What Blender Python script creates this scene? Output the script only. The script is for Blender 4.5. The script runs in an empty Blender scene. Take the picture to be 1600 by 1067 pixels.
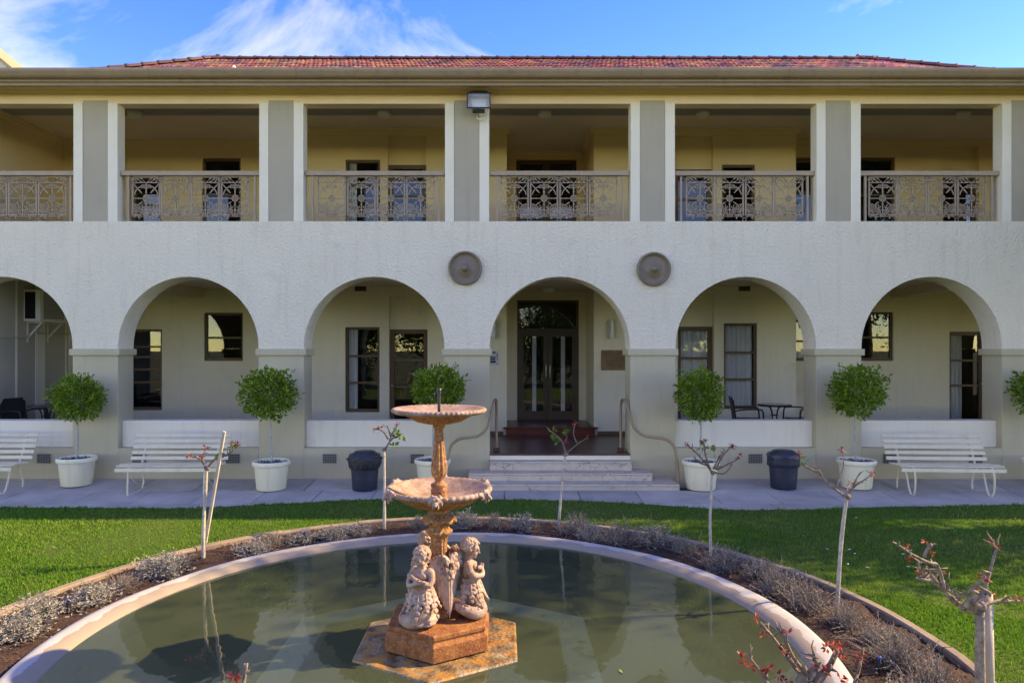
import bpy, bmesh, math, random
import numpy as np
from mathutils import Vector, Matrix, noise as mnoise

R = math.radians
SC = bpy.context.scene
COL = SC.collection
random.seed(7)
rng = np.random.default_rng(7)

# ------------------------------------------------------------------ camera, sky, sun, exposure
F, CX, CY, EYE = 1067.0, 785.0, 545.0, 2.16        # focal length and vanishing point in photo pixels, eye height
cd = bpy.data.cameras.new('camera'); cam = bpy.data.objects.new('camera', cd); COL.objects.link(cam)
cam.location = (0, 0, EYE); cam.rotation_euler = (R(90), 0, 0)
cd.sensor_width = 36.0; cd.lens = 36.0 * F / 1600.0
cd.shift_x = (800 - CX) / 1600.0; cd.shift_y = (CY - 533.5) / 1600.0
cd.clip_start = 0.05; cd.clip_end = 3000
SC.camera = cam

SUN_EL, SUN_AZ = R(34), R(79)                       # azimuth from +Y towards +X
sd = bpy.data.lights.new('sun', 'SUN'); sun = bpy.data.objects.new('sun', sd); COL.objects.link(sun)
sd.energy = 2.1; sd.angle = R(0.55); sd.color = (1.0, 0.90, 0.76)
sdir = Vector((math.sin(SUN_AZ) * math.cos(SUN_EL), math.cos(SUN_AZ) * math.cos(SUN_EL), math.sin(SUN_EL)))
sun.rotation_euler = (-sdir).to_track_quat('-Z', 'Y').to_euler()
sun.location = (20, 10, 20)

w = bpy.data.worlds.new('World'); SC.world = w; w.use_nodes = True
nt = w.node_tree; nt.nodes.clear()
out = nt.nodes.new('ShaderNodeOutputWorld'); bg = nt.nodes.new('ShaderNodeBackground')
sky = nt.nodes.new('ShaderNodeTexSky'); sky.sky_type = 'NISHITA'; sky.sun_disc = False
sky.sun_elevation = SUN_EL; sky.sun_rotation = SUN_AZ
sky.air_density = 1.0; sky.dust_density = 0.0; sky.ozone_density = 4.0; sky.altitude = 1500
tc = nt.nodes.new('ShaderNodeTexCoord')
mp = nt.nodes.new('ShaderNodeMapping'); mp.inputs['Scale'].default_value = (1.3, 1.3, 3.0); mp.inputs['Location'].default_value = (-11.966, -6.89, 19.482)
nz = nt.nodes.new('ShaderNodeTexNoise'); nz.inputs['Scale'].default_value = 1.5; nz.inputs['Detail'].default_value = 8; nz.inputs['Roughness'].default_value = 0.6; nz.inputs['Distortion'].default_value = 0.6
rp = nt.nodes.new('ShaderNodeValToRGB'); rp.color_ramp.elements[0].position = 0.46; rp.color_ramp.elements[1].position = 0.86; rp.color_ramp.elements[1].color = (0.24, 0.24, 0.24, 1)
mx = nt.nodes.new('ShaderNodeMix'); mx.data_type = 'RGBA'
mx.inputs[7].default_value = (10.5, 10.0, 9.6, 1)
nt.links.new(tc.outputs['Generated'], mp.inputs['Vector']); nt.links.new(mp.outputs[0], nz.inputs['Vector'])
nt.links.new(nz.outputs['Fac'], rp.inputs[0]); nt.links.new(rp.outputs[0], mx.inputs[0])
hs = nt.nodes.new('ShaderNodeHueSaturation'); hs.inputs['Saturation'].default_value = 1.33; hs.inputs['Hue'].default_value = 0.529; nt.links.new(sky.outputs[0], hs.inputs['Color'])
nt.links.new(hs.outputs[0], mx.inputs[6]); nt.links.new(mx.outputs[2], bg.inputs[0])
nt.links.new(bg.outputs[0], out.inputs[0])
bg.inputs[1].default_value = 0.15
vs = SC.view_settings
vs.view_transform = 'Standard'; vs.look = 'None'; vs.gamma = 1.0; vs.use_curve_mapping = False
vs.exposure = 2.27
vs.use_white_balance = True; vs.white_balance_temperature = 14500; vs.white_balance_tint = 4
SC.cycles.caustics_reflective = False; SC.cycles.caustics_refractive = False
SC.cycles.use_denoising = True
SC.cycles.max_bounces = 8; SC.cycles.diffuse_bounces = 5; SC.cycles.transparent_max_bounces = 10

# ------------------------------------------------------------------ measuring helpers
def Xp(px, Y): return (px - CX) * Y / F
def Zp(py, Y): return EYE - (py - CY) * Y / F
def P(px, py, Y): return Vector((Xp(px, Y), Y, Zp(py, Y)))

# ------------------------------------------------------------------ materials
MATS = {}
def mat(name, col, rough=0.8, col2=None, nscale=3.0, namt=1.0, bump=0.0, bscale=40.0, bdetail=4.0, spec=0.3, metal=0.0,
        island=0.0, bdist=0.01, detail=5.0, lo=0.35, hi=0.65, wear=None, wscale=6.0, wlo=0.6, whi=0.7, objrand=0.0):
    m = bpy.data.materials.new(name); m.use_nodes = True; MATS[name] = m
    n = m.node_tree.nodes; L = m.node_tree.links; b = n['Principled BSDF']
    b.inputs['Roughness'].default_value = rough; b.inputs['Metallic'].default_value = metal
    b.inputs['Specular IOR Level'].default_value = spec
    tc = n.new('ShaderNodeTexCoord'); co = tc.outputs['Object']
    def noise(scale, det):
        t = n.new('ShaderNodeTexNoise'); t.inputs['Scale'].default_value = scale; t.inputs['Detail'].default_value = det
        t.inputs['Roughness'].default_value = 0.6; L.new(co, t.inputs['Vector']); return t.outputs['Fac']
    def ramp(f, a, c):
        r = n.new('ShaderNodeMapRange'); r.inputs[1].default_value = a; r.inputs[2].default_value = c; L.new(f, r.inputs[0]); return r.outputs[0]
    def mixc(fac, a, c):
        x = n.new('ShaderNodeMix'); x.data_type = 'RGBA'
        for s, v in ((0, fac), (6, a), (7, c)):
            if hasattr(v, 'links'): L.new(v, x.inputs[s])
            else: x.inputs[s].default_value = v if s == 0 else (*v, 1)
        return x.outputs[2]
    cur = None
    if col2 is not None:
        f = ramp(noise(nscale, detail), lo, hi)
        if namt != 1.0:
            mm = n.new('ShaderNodeMath'); mm.operation = 'MULTIPLY'; L.new(f, mm.inputs[0]); mm.inputs[1].default_value = namt; f = mm.outputs[0]
        cur = mixc(f, col, col2)
    if wear is not None:
        f = ramp(noise(wscale, 8.0), wlo, whi)
        cur = mixc(f, cur if cur is not None else col, wear)
    if island or objrand:
        g = n.new('ShaderNodeNewGeometry') if island else n.new('ShaderNodeObjectInfo')
        f = g.outputs['Random Per Island'] if island else g.outputs['Random']
        a = island or objrand
        r = n.new('ShaderNodeMapRange'); r.inputs[3].default_value = 1 - a; r.inputs[4].default_value = 1 + a; L.new(f, r.inputs[0])
        h = n.new('ShaderNodeHueSaturation'); L.new(r.outputs[0], h.inputs['Value'])
        if island:
            r2 = n.new('ShaderNodeMapRange'); r2.inputs[3].default_value = 0.5 - a * 0.05; r2.inputs[4].default_value = 0.5 + a * 0.05
            s2 = n.new('ShaderNodeMath'); s2.operation = 'FRACT'; s3 = n.new('ShaderNodeMath'); s3.operation = 'MULTIPLY'; s3.inputs[1].default_value = 7.31
            L.new(f, s3.inputs[0]); L.new(s3.outputs[0], s2.inputs[0]); L.new(s2.outputs[0], r2.inputs[0]); L.new(r2.outputs[0], h.inputs['Hue'])
        if cur is not None: L.new(cur, h.inputs['Color'])
        else: h.inputs['Color'].default_value = (*col, 1)
        cur = h.outputs[0]
    if cur is not None: L.new(cur, b.inputs['Base Color'])
    else: b.inputs['Base Color'].default_value = (*col, 1)
    if bump:
        bp = n.new('ShaderNodeBump'); bp.inputs['Strength'].default_value = bump; bp.inputs['Distance'].default_value = bdist
        L.new(noise(bscale, bdetail), bp.inputs['Height']); L.new(bp.outputs[0], b.inputs['Normal'])
    return m

mat('stucco', (0.88, 0.76, 0.585), 0.92, (0.83, 0.71, 0.54), 0.9, 0.7, bump=1.0, bscale=24, bdetail=3.0, bdist=0.035, spec=0.1, wear=(0.75, 0.63, 0.46), wscale=2.2, wlo=0.60, whi=0.80)
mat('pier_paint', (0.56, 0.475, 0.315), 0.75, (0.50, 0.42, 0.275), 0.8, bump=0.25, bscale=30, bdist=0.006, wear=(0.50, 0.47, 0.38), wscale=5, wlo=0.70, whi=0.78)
mat('panel_white', (0.82, 0.735, 0.595), 0.75, (0.77, 0.685, 0.55), 0.7, bump=0.15, bscale=35, bdist=0.004)
mat('wall_cream', (0.80, 0.70, 0.52), 0.8, (0.74, 0.645, 0.475), 0.6, bump=0.3, bscale=9, bdist=0.008, wear=(0.60, 0.545, 0.43), wscale=1.8, wlo=0.58, whi=0.8)
mat('wall_ochre', (0.84, 0.64, 0.38), 0.8, (0.79, 0.59, 0.345), 0.6, bump=0.2, bscale=12, bdist=0.006)
mat('wall_grey', (0.50, 0.45, 0.37), 0.75, (0.45, 0.405, 0.33), 1.0)
mat('ac_grille', (0.16, 0.15, 0.13), 0.6)
mat('ceiling_paint', (0.74, 0.60, 0.45), 0.85, (0.68, 0.55, 0.41), 0.7)
mat('post_white', (0.86, 0.755, 0.59), 0.6, (0.80, 0.69, 0.52), 1.6, bump=0.1, bscale=60, bdist=0.003, wear=(0.55, 0.47, 0.33), wscale=5, wlo=0.69, whi=0.78)
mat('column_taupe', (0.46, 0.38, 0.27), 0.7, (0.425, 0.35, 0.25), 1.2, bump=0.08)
mat('beam_cream', (0.92, 0.68, 0.47), 0.75, (0.86, 0.62, 0.41), 1.5, wear=(0.30, 0.22, 0.11), wscale=7, wlo=0.68, whi=0.76, bump=0.15, bscale=20)
mat('gutter_brown', (0.42, 0.285, 0.20), 0.45, (0.37, 0.25, 0.175), 1.5, spec=0.4)
mat('rail_taupe', (0.42, 0.30, 0.205), 0.5, (0.37, 0.26, 0.175), 6, spec=0.4)
mat('medallion', (0.25, 0.175, 0.115), 0.45, (0.20, 0.15, 0.105), 8, spec=0.4)
mat('frame_brown', (0.155, 0.095, 0.05), 0.5, (0.125, 0.078, 0.042), 5, bump=0.1, bscale=50)
mat('door_brown', (0.12, 0.082, 0.052), 0.45, (0.10, 0.068, 0.044), 5)
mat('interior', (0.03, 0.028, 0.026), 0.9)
mat('curtain', (0.86, 0.84, 0.80), 0.9)
mat('floor_tile', (0.10, 0.040, 0.034), 0.28, (0.08, 0.034, 0.031), 5, spec=0.5)
mat('step_red', (0.17, 0.03, 0.018), 0.35, (0.13, 0.026, 0.018), 6)
mat('cast_white', (0.75, 0.64, 0.46), 0.5, (0.68, 0.575, 0.41), 4, wear=(0.22, 0.10, 0.04), wscale=9, wlo=0.70, whi=0.74)
mat('pot_cream', (0.86, 0.76, 0.55), 0.5, (0.80, 0.70, 0.50), 3, bump=0.05)
mat('potting_soil', (0.035, 0.026, 0.02), 0.95, (0.05, 0.036, 0.027), 20, bump=0.8, bscale=45, bdist=0.02)
mat('slab', (0.49, 0.445, 0.39), 0.8, (0.36, 0.325, 0.285), 1.8, bump=0.25, bscale=30, bdist=0.004, wear=(0.30, 0.22, 0.15), wscale=2.6, wlo=0.66, whi=0.78, objrand=0.12)
mat('mortar', (0.10, 0.095, 0.09), 0.95)
mat('soil', (0.075, 0.04, 0.03), 0.95, (0.045, 0.026, 0.02), 9, bump=0.9, bscale=38, bdist=0.03)
mat('mulch', (0.09, 0.052, 0.038), 0.9, island=0.5)
mat('lawn_base', (0.055, 0.115, 0.014), 0.95, (0.10, 0.15, 0.03), 40, bump=1.0, bscale=90, bdist=0.03, wear=(0.12, 0.095, 0.045), wscale=2.4, wlo=0.66, whi=0.74)
mat('grass', (0.108, 0.255, 0.032), 0.75, (0.19, 0.28, 0.062), 0.6, island=0.38, spec=0.1, lo=0.42, hi=0.66)
mat('ground', (0.09, 0.12, 0.05), 0.95, (0.12, 0.11, 0.06), 0.2)
mat('edging', (0.30, 0.235, 0.18), 0.9, (0.22, 0.165, 0.125), 4, bump=0.5, bscale=30, bdist=0.012, wear=(0.15, 0.10, 0.075), wscale=7, wlo=0.6, whi=0.72)
mat('leaf_topiary', (0.155, 0.265, 0.020), 0.40, island=0.55, spec=0.4)
mat('leaf_tree', (0.045, 0.085, 0.02), 0.5, island=0.5, spec=0.4)
mat('bark_pale', (0.50, 0.47, 0.42), 0.85, (0.36, 0.33, 0.29), 14, bump=0.4, bscale=50)
mat('bark_lime', (0.56, 0.50, 0.44), 0.9, (0.36, 0.30, 0.255), 26, bump=0.7, bscale=70)
mat('bark_rose', (0.38, 0.29, 0.23), 0.85, (0.16, 0.115, 0.09), 22, bump=0.8, bscale=70)
mat('bark_dark', (0.16, 0.10, 0.075), 0.8, (0.24, 0.17, 0.13), 18, bump=0.5, bscale=60)
mat('bark_tree', (0.13, 0.10, 0.075), 0.9, (0.09, 0.07, 0.05), 4, bump=0.8, bscale=12, bdist=0.05)
mat('stem_green', (0.17, 0.18, 0.06), 0.6, (0.22, 0.12, 0.06), 12)
mat('leaf_red', (0.40, 0.035, 0.03), 0.45, island=0.5, spec=0.4)
mat('leaf_rose', (0.10, 0.19, 0.035), 0.45, island=0.45, spec=0.4)
mat('leaf_silver', (0.30, 0.29, 0.26), 0.9, island=0.4, spec=0.1)
mat('twig_dry', (0.24, 0.19, 0.155), 0.9, island=0.4, spec=0.1)
mat('succulent', (0.14, 0.19, 0.15), 0.6, island=0.3)
mat('stake_wood', (0.55, 0.46, 0.38), 0.85, (0.44, 0.36, 0.29), 9, bump=0.3, bscale=40)
mat('bin_blue', (0.022, 0.026, 0.045), 0.42, (0.028, 0.033, 0.055), 4, spec=0.45)
mat('bag_black', (0.016, 0.017, 0.024), 0.28, spec=0.5, bump=0.8, bscale=26, bdist=0.03)
mat('chair_black', (0.018, 0.019, 0.024), 0.45, spec=0.4)
mat('chair_white', (0.70, 0.72, 0.76), 0.5)
mat('table_glass', (0.03, 0.032, 0.04), 0.12, spec=0.6)
mat('ac_white', (0.80, 0.76, 0.68), 0.5)
mat('black', (0.012, 0.012, 0.012), 0.5)
mat('blue_tip', (0.03, 0.10, 0.45), 0.4)
mat('steel', (0.62, 0.62, 0.62), 0.3, metal=0.9)
mat('lamp_grey', (0.50, 0.50, 0.50), 0.4, metal=0.3)
mat('lamp_white', (0.72, 0.68, 0.58), 0.45)
mat('hood_brown', (0.07, 0.035, 0.02), 0.5)
mat('reflector', (0.75, 0.78, 0.80), 0.25, metal=0.8, bump=0.7, bscale=45, bdist=0.02)
mat('plaque_wood', (0.27, 0.155, 0.075), 0.6, (0.20, 0.11, 0.052), 7, bump=0.3, bscale=60)
mat('plaque_cut', (0.10, 0.06, 0.04), 0.7)
mat('sign_silver', (0.50, 0.53, 0.60), 0.4)
mat('sign_black', (0.012, 0.012, 0.02), 0.5)
mat('brick_vent', (0.20, 0.12, 0.085), 0.8)
mat('vent_grey', (0.28, 0.255, 0.20), 0.7)
mat('roof_tile', (0.48, 0.15, 0.06), 0.38, (0.35, 0.10, 0.05), 1.2, island=0.45, spec=0.45, wear=(0.10, 0.05, 0.055), wscale=1.4, wlo=0.50, whi=0.66)
mat('ridge_tile', (0.20, 0.075, 0.06), 0.55, (0.12, 0.06, 0.055), 3, objrand=0.35)
mat('roof_metal', (0.3, 0.28, 0.26), 0.6)
mat('neighbour_wall', (0.80, 0.79, 0.76), 0.8)
mat('neighbour_trim', (0.62, 0.50, 0.30), 0.7)
mat('petal', (0.8, 0.78, 0.76), 0.6)
mat('nozzle', (0.035, 0.035, 0.04), 0.4, spec=0.5)
mat('pool_deep', (0.17, 0.215, 0.12), 0.9, (0.13, 0.17, 0.095), 1.1, wear=(0.10, 0.12, 0.06), wscale=2.0, wlo=0.5, whi=0.72)
mat('ledge', (0.90, 0.92, 0.74), 0.9, (0.78, 0.81, 0.62), 2.5, wear=(0.26, 0.27, 0.16), wscale=5, wlo=0.60, whi=0.70)
# weathered cast iron of the fountain
mat('iron_pale', (0.46, 0.335, 0.28), 0.6, (0.27, 0.165, 0.13), 16, bump=0.4, bscale=60, bdist=0.006, wear=(0.34, 0.15, 0.07), wscale=24, wlo=0.54, whi=0.72)
mat('iron_basin', (0.43, 0.31, 0.255), 0.7, (0.25, 0.15, 0.115), 9, bump=0.5, bscale=70, bdist=0.006, wear=(0.20, 0.10, 0.07), wscale=42, wlo=0.53, whi=0.70)
mat('iron_rust', (0.40, 0.175, 0.055), 0.75, (0.22, 0.075, 0.028), 14, bump=0.8, bscale=80, bdist=0.008, wear=(0.55, 0.37, 0.25), wscale=55, wlo=0.48, whi=0.72)
mat('iron_base', (0.20, 0.06, 0.024), 0.8, (0.36, 0.145, 0.05), 15, bump=0.8, bscale=80, bdist=0.008, wear=(0.42, 0.24, 0.14), wscale=60, wlo=0.53, whi=0.75)
mat('plinth_stone', (0.36, 0.27, 0.165), 0.42, (0.08, 0.045, 0.02), 9, bump=0.9, bscale=35, bdist=0.016, wear=(0.44, 0.19, 0.035), wscale=7, wlo=0.49, whi=0.64, spec=0.5)

def streaks(name, col, amount=0.5):
    # rain streaks: a noise stretched along Z
    m = MATS[name]; n = m.node_tree.nodes; L = m.node_tree.links; b = n['Principled BSDF']; src = b.inputs['Base Color'].links[0].from_socket
    tc = n.new('ShaderNodeTexCoord'); mp = n.new('ShaderNodeMapping'); mp.inputs['Scale'].default_value = (5.0, 5.0, 0.5); L.new(tc.outputs['Object'], mp.inputs[0])
    t = n.new('ShaderNodeTexNoise'); t.inputs['Scale'].default_value = 1.6; t.inputs['Detail'].default_value = 9; t.inputs['Roughness'].default_value = 0.65; L.new(mp.outputs[0], t.inputs['Vector'])
    r = n.new('ShaderNodeMapRange'); r.inputs[1].default_value = 0.52; r.inputs[2].default_value = 0.78; r.inputs[4].default_value = amount; L.new(t.outputs['Fac'], r.inputs[0])
    x = n.new('ShaderNodeMix'); x.data_type = 'RGBA'; x.inputs[7].default_value = (*col, 1); L.new(r.outputs[0], x.inputs[0]); L.new(src, x.inputs[6]); L.new(x.outputs[2], b.inputs['Base Color'])
streaks('stucco', (0.50, 0.42, 0.32), 0.34); streaks('pier_paint', (0.30, 0.26, 0.18), 0.30); streaks('panel_white', (0.48, 0.41, 0.32), 0.3); streaks('wall_cream', (0.50, 0.42, 0.29), 0.22)
streaks('column_taupe', (0.33, 0.28, 0.21), 0.4); streaks('cast_white', (0.45, 0.36, 0.25), 0.5); streaks('pot_cream', (0.48, 0.42, 0.30), 0.55); streaks('gutter_brown', (0.20, 0.13, 0.09), 0.5)

def translucent(name, f=0.4):
    # thin leaves let part of the light through
    m = MATS[name]; n = m.node_tree.nodes; L = m.node_tree.links; b = n['Principled BSDF']; t = n.new('ShaderNodeBsdfTranslucent')
    if b.inputs['Base Color'].links: L.new(b.inputs['Base Color'].links[0].from_socket, t.inputs['Color'])
    else: t.inputs['Color'].default_value = b.inputs['Base Color'].default_value
    x = n.new('ShaderNodeMixShader'); x.inputs[0].default_value = f; L.new(b.outputs[0], x.inputs[1]); L.new(t.outputs[0], x.inputs[2]); L.new(x.outputs[0], n['Material Output'].inputs[0])
for k_ in ('grass', 'leaf_topiary', 'leaf_rose', 'leaf_red', 'leaf_tree'): translucent(k_)

def step_material():
    m = mat('step_marble', (0.62, 0.51, 0.40), 0.7, (0.52, 0.42, 0.34), 5)
    n = m.node_tree.nodes; L = m.node_tree.links; b = n['Principled BSDF']
    src = b.inputs['Base Color'].links[0].from_socket
    tc = n.new('ShaderNodeTexCoord'); v = n.new('ShaderNodeTexVoronoi'); v.feature = 'DISTANCE_TO_EDGE'; v.inputs['Scale'].default_value = 4.2
    nn = n.new('ShaderNodeTexNoise'); nn.inputs['Scale'].default_value = 5; nn.inputs['Detail'].default_value = 6
    ad = n.new('ShaderNodeVectorMath'); ad.operation = 'MULTIPLY_ADD'; ad.inputs[1].default_value = (0.35, 0.35, 0.35)
    L.new(tc.outputs['Object'], nn.inputs['Vector']); L.new(nn.outputs['Color'], ad.inputs[0]); L.new(tc.outputs['Object'], ad.inputs[2])
    L.new(ad.outputs[0], v.inputs['Vector'])
    r = n.new('ShaderNodeMapRange'); r.inputs[1].default_value = 0.004; r.inputs[2].default_value = 0.022; r.inputs[3].default_value = 0.85; r.inputs[4].default_value = 0.0
    L.new(v.outputs['Distance'], r.inputs[0])
    n2 = n.new('ShaderNodeTexNoise'); n2.inputs['Scale'].default_value = 2.2
    L.new(tc.outputs['Object'], n2.inputs['Vector'])
    r2 = n.new('ShaderNodeMapRange'); r2.inputs[1].default_value = 0.46; r2.inputs[2].default_value = 0.56; L.new(n2.outputs['Fac'], r2.inputs[0])
    mu = n.new('ShaderNodeMath'); mu.operation = 'MULTIPLY'; L.new(r.outputs[0], mu.inputs[0]); L.new(r2.outputs[0], mu.inputs[1])
    x = n.new('ShaderNodeMix'); x.data_type = 'RGBA'; x.inputs[7].default_value = (0.16, 0.12, 0.11, 1)
    L.new(mu.outputs[0], x.inputs[0]); L.new(src, x.inputs[6]); L.new(x.outputs[2], b.inputs['Base Color'])
step_material()

def glass_material(name, tint, refl_min=0.04):
    m = bpy.data.materials.new(name); m.use_nodes = True; MATS[name] = m
    n = m.node_tree.nodes; L = m.node_tree.links; n.remove(n['Principled BSDF'])
    t = n.new('ShaderNodeBsdfTransparent'); t.inputs[0].default_value = (*tint, 1)
    g = n.new('ShaderNodeBsdfGlossy'); g.inputs['Roughness'].default_value = 0.01
    fr = n.new('ShaderNodeFresnel'); fr.inputs[0].default_value = 1.52
    x = n.new('ShaderNodeMixShader'); L.new(fr.outputs[0], x.inputs[0]); L.new(t.outputs[0], x.inputs[1]); L.new(g.outputs[0], x.inputs[2])
    L.new(x.outputs[0], n['Material Output'].inputs[0]); return m
glass_material('glass', (0.95, 0.96, 0.96))

def water_material():
    m = bpy.data.materials.new('pond_water'); m.use_nodes = True; MATS['pond_water'] = m
    n = m.node_tree.nodes; L = m.node_tree.links; n.remove(n['Principled BSDF'])
    t = n.new('ShaderNodeBsdfTransparent'); t.inputs[0].default_value = (0.84, 0.91, 0.74, 1)
    d = n.new('ShaderNodeBsdfDiffuse'); d.inputs[0].default_value = (0.23, 0.30, 0.175, 1)
    tc = n.new('ShaderNodeTexCoord')
    n1 = n.new('ShaderNodeTexNoise'); n1.inputs['Scale'].default_value = 0.9; n1.inputs['Detail'].default_value = 4
    L.new(tc.outputs['Object'], n1.inputs['Vector'])
    rr = n.new('ShaderNodeMapRange'); rr.inputs[1].default_value = 0.3; rr.inputs[2].default_value = 0.7; rr.inputs[3].default_value = 0.16; rr.inputs[4].default_value = 0.22
    L.new(n1.outputs['Fac'], rr.inputs[0])
    a = n.new('ShaderNodeMixShader'); L.new(rr.outputs[0], a.inputs[0]); L.new(t.outputs[0], a.inputs[1]); L.new(d.outputs[0], a.inputs[2])
    g = n.new('ShaderNodeBsdfGlossy'); g.inputs['Roughness'].default_value = 0.015
    fr = n.new('ShaderNodeFresnel'); fr.inputs[0].default_value = 1.8
    bp = n.new('ShaderNodeBump'); bp.inputs['Strength'].default_value = 0.10; bp.inputs['Distance'].default_value = 0.02
    n2 = n.new('ShaderNodeTexNoise'); n2.inputs['Scale'].default_value = 5.0; n2.inputs['Detail'].default_value = 2
    mp = n.new('ShaderNodeMapping'); mp.inputs['Scale'].default_value = (1, 0.6, 1); L.new(tc.outputs['Object'], mp.inputs[0]); L.new(mp.outputs[0], n2.inputs['Vector'])
    L.new(n2.outputs['Fac'], bp.inputs['Height']); L.new(bp.outputs[0], g.inputs['Normal']); L.new(bp.outputs[0], fr.inputs['Normal'])
    x = n.new('ShaderNodeMixShader'); L.new(fr.outputs[0], x.inputs[0]); L.new(a.outputs[0], x.inputs[1]); L.new(g.outputs[0], x.inputs[2])
    L.new(x.outputs[0], n['Material Output'].inputs[0])
water_material()

def rim_material():
    # pale painted concrete with a water-stained band inside a ragged line
    m = mat('rim_concrete', (0.45, 0.435, 0.42), 0.7, (0.37, 0.355, 0.345), 3, bump=0.2, bscale=40, bdist=0.004)
    n = m.node_tree.nodes; L = m.node_tree.links; b = n['Principled BSDF']
    src = b.inputs['Base Color'].links[0].from_socket
    tc = n.new('ShaderNodeTexCoord'); sx = n.new('ShaderNodeVectorMath'); sx.operation = 'MULTIPLY'; sx.inputs[1].default_value = (1, 1, 0)
    le = n.new('ShaderNodeVectorMath'); le.operation = 'LENGTH'
    L.new(tc.outputs['Object'], sx.inputs[0]); L.new(sx.outputs[0], le.inputs[0])
    nn = n.new('ShaderNodeTexNoise'); nn.inputs['Scale'].default_value = 5.5; nn.inputs['Detail'].default_value = 5; L.new(tc.outputs['Object'], nn.inputs['Vector'])
    ma = n.new('ShaderNodeMath'); ma.operation = 'MULTIPLY_ADD'; ma.inputs[1].default_value = 0.14; L.new(nn.outputs['Fac'], ma.inputs[0]); L.new(le.outputs['Value'], ma.inputs[2])
    r = n.new('ShaderNodeMapRange'); r.inputs[1].default_value = 2.790; r.inputs[2].default_value = 2.800; r.inputs[3].default_value = 1; r.inputs[4].default_value = 0; L.new(ma.outputs[0], r.inputs[0])
    x = n.new('ShaderNodeMix'); x.data_type = 'RGBA'; x.inputs[7].default_value = (0.29, 0.235, 0.19, 1)
    L.new(r.outputs[0], x.inputs[0]); L.new(src, x.inputs[6])
    r2 = n.new('ShaderNodeMapRange'); r2.inputs[1].default_value = 2.66; r2.inputs[2].default_value = 2.69; r2.inputs[3].default_value = 1; r2.inputs[4].default_value = 0; L.new(ma.outputs[0], r2.inputs[0])
    y = n.new('ShaderNodeMix'); y.data_type = 'RGBA'; y.inputs[7].default_value = (0.24, 0.23, 0.17, 1)
    L.new(r2.outputs[0], y.inputs[0]); L.new(x.outputs[2], y.inputs[6]); L.new(y.outputs[2], b.inputs['Base Color'])
rim_material()

# ------------------------------------------------------------------ object helpers
def tag(o, label=None, cat=None, group=None, kind=None):
    if label: o['label'] = label
    if cat: o['category'] = cat
    if group: o['group'] = group
    if kind: o['kind'] = kind
    return o
def empty(name, loc=(0, 0, 0), rz=0.0, label=None, cat=None, group=None):
    o = bpy.data.objects.new(name, None); COL.objects.link(o); o.location = loc; o.rotation_euler = (0, 0, rz)
    o.empty_display_size = 0.1
    return tag(o, label, cat, group)
def wloc(o):
    v = Vector((0, 0, 0))
    while o is not None:
        v += Vector(o.location); o = o.parent
    return v
def link(name, me, m=None, parent=None, loc=None):
    o = bpy.data.objects.new(name, me); COL.objects.link(o)
    if m is not None and len(me.materials) == 0: me.materials.append(MATS[m] if isinstance(m, str) else m)
    if parent is not None: o.parent = parent
    if loc is not None: o.location = loc
    return o
def bevel(o, wd=0.006, seg=2):
    b = o.modifiers.new('bevel', 'BEVEL'); b.width = wd; b.segments = seg; b.limit_method = 'ANGLE'; b.angle_limit = R(40)
    return o
def np_mesh(name, V, Fc, smooth=False):
    V = np.asarray(V, dtype=np.float32); Fc = np.asarray(Fc, dtype=np.int32)
    me = bpy.data.meshes.new(name); k = Fc.shape[1]
    me.vertices.add(len(V)); me.vertices.foreach_set('co', V.ravel())
    me.loops.add(Fc.size); me.loops.foreach_set('vertex_index', Fc.ravel())
    me.polygons.add(len(Fc)); me.polygons.foreach_set('loop_start', np.arange(0, Fc.size, k, dtype=np.int32))
    me.polygons.foreach_set('loop_total', np.full(len(Fc), k, dtype=np.int32))
    if smooth: me.polygons.foreach_set('use_smooth', np.ones(len(Fc), dtype=bool))
    me.update(calc_edges=True); me.validate(); return me

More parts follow.
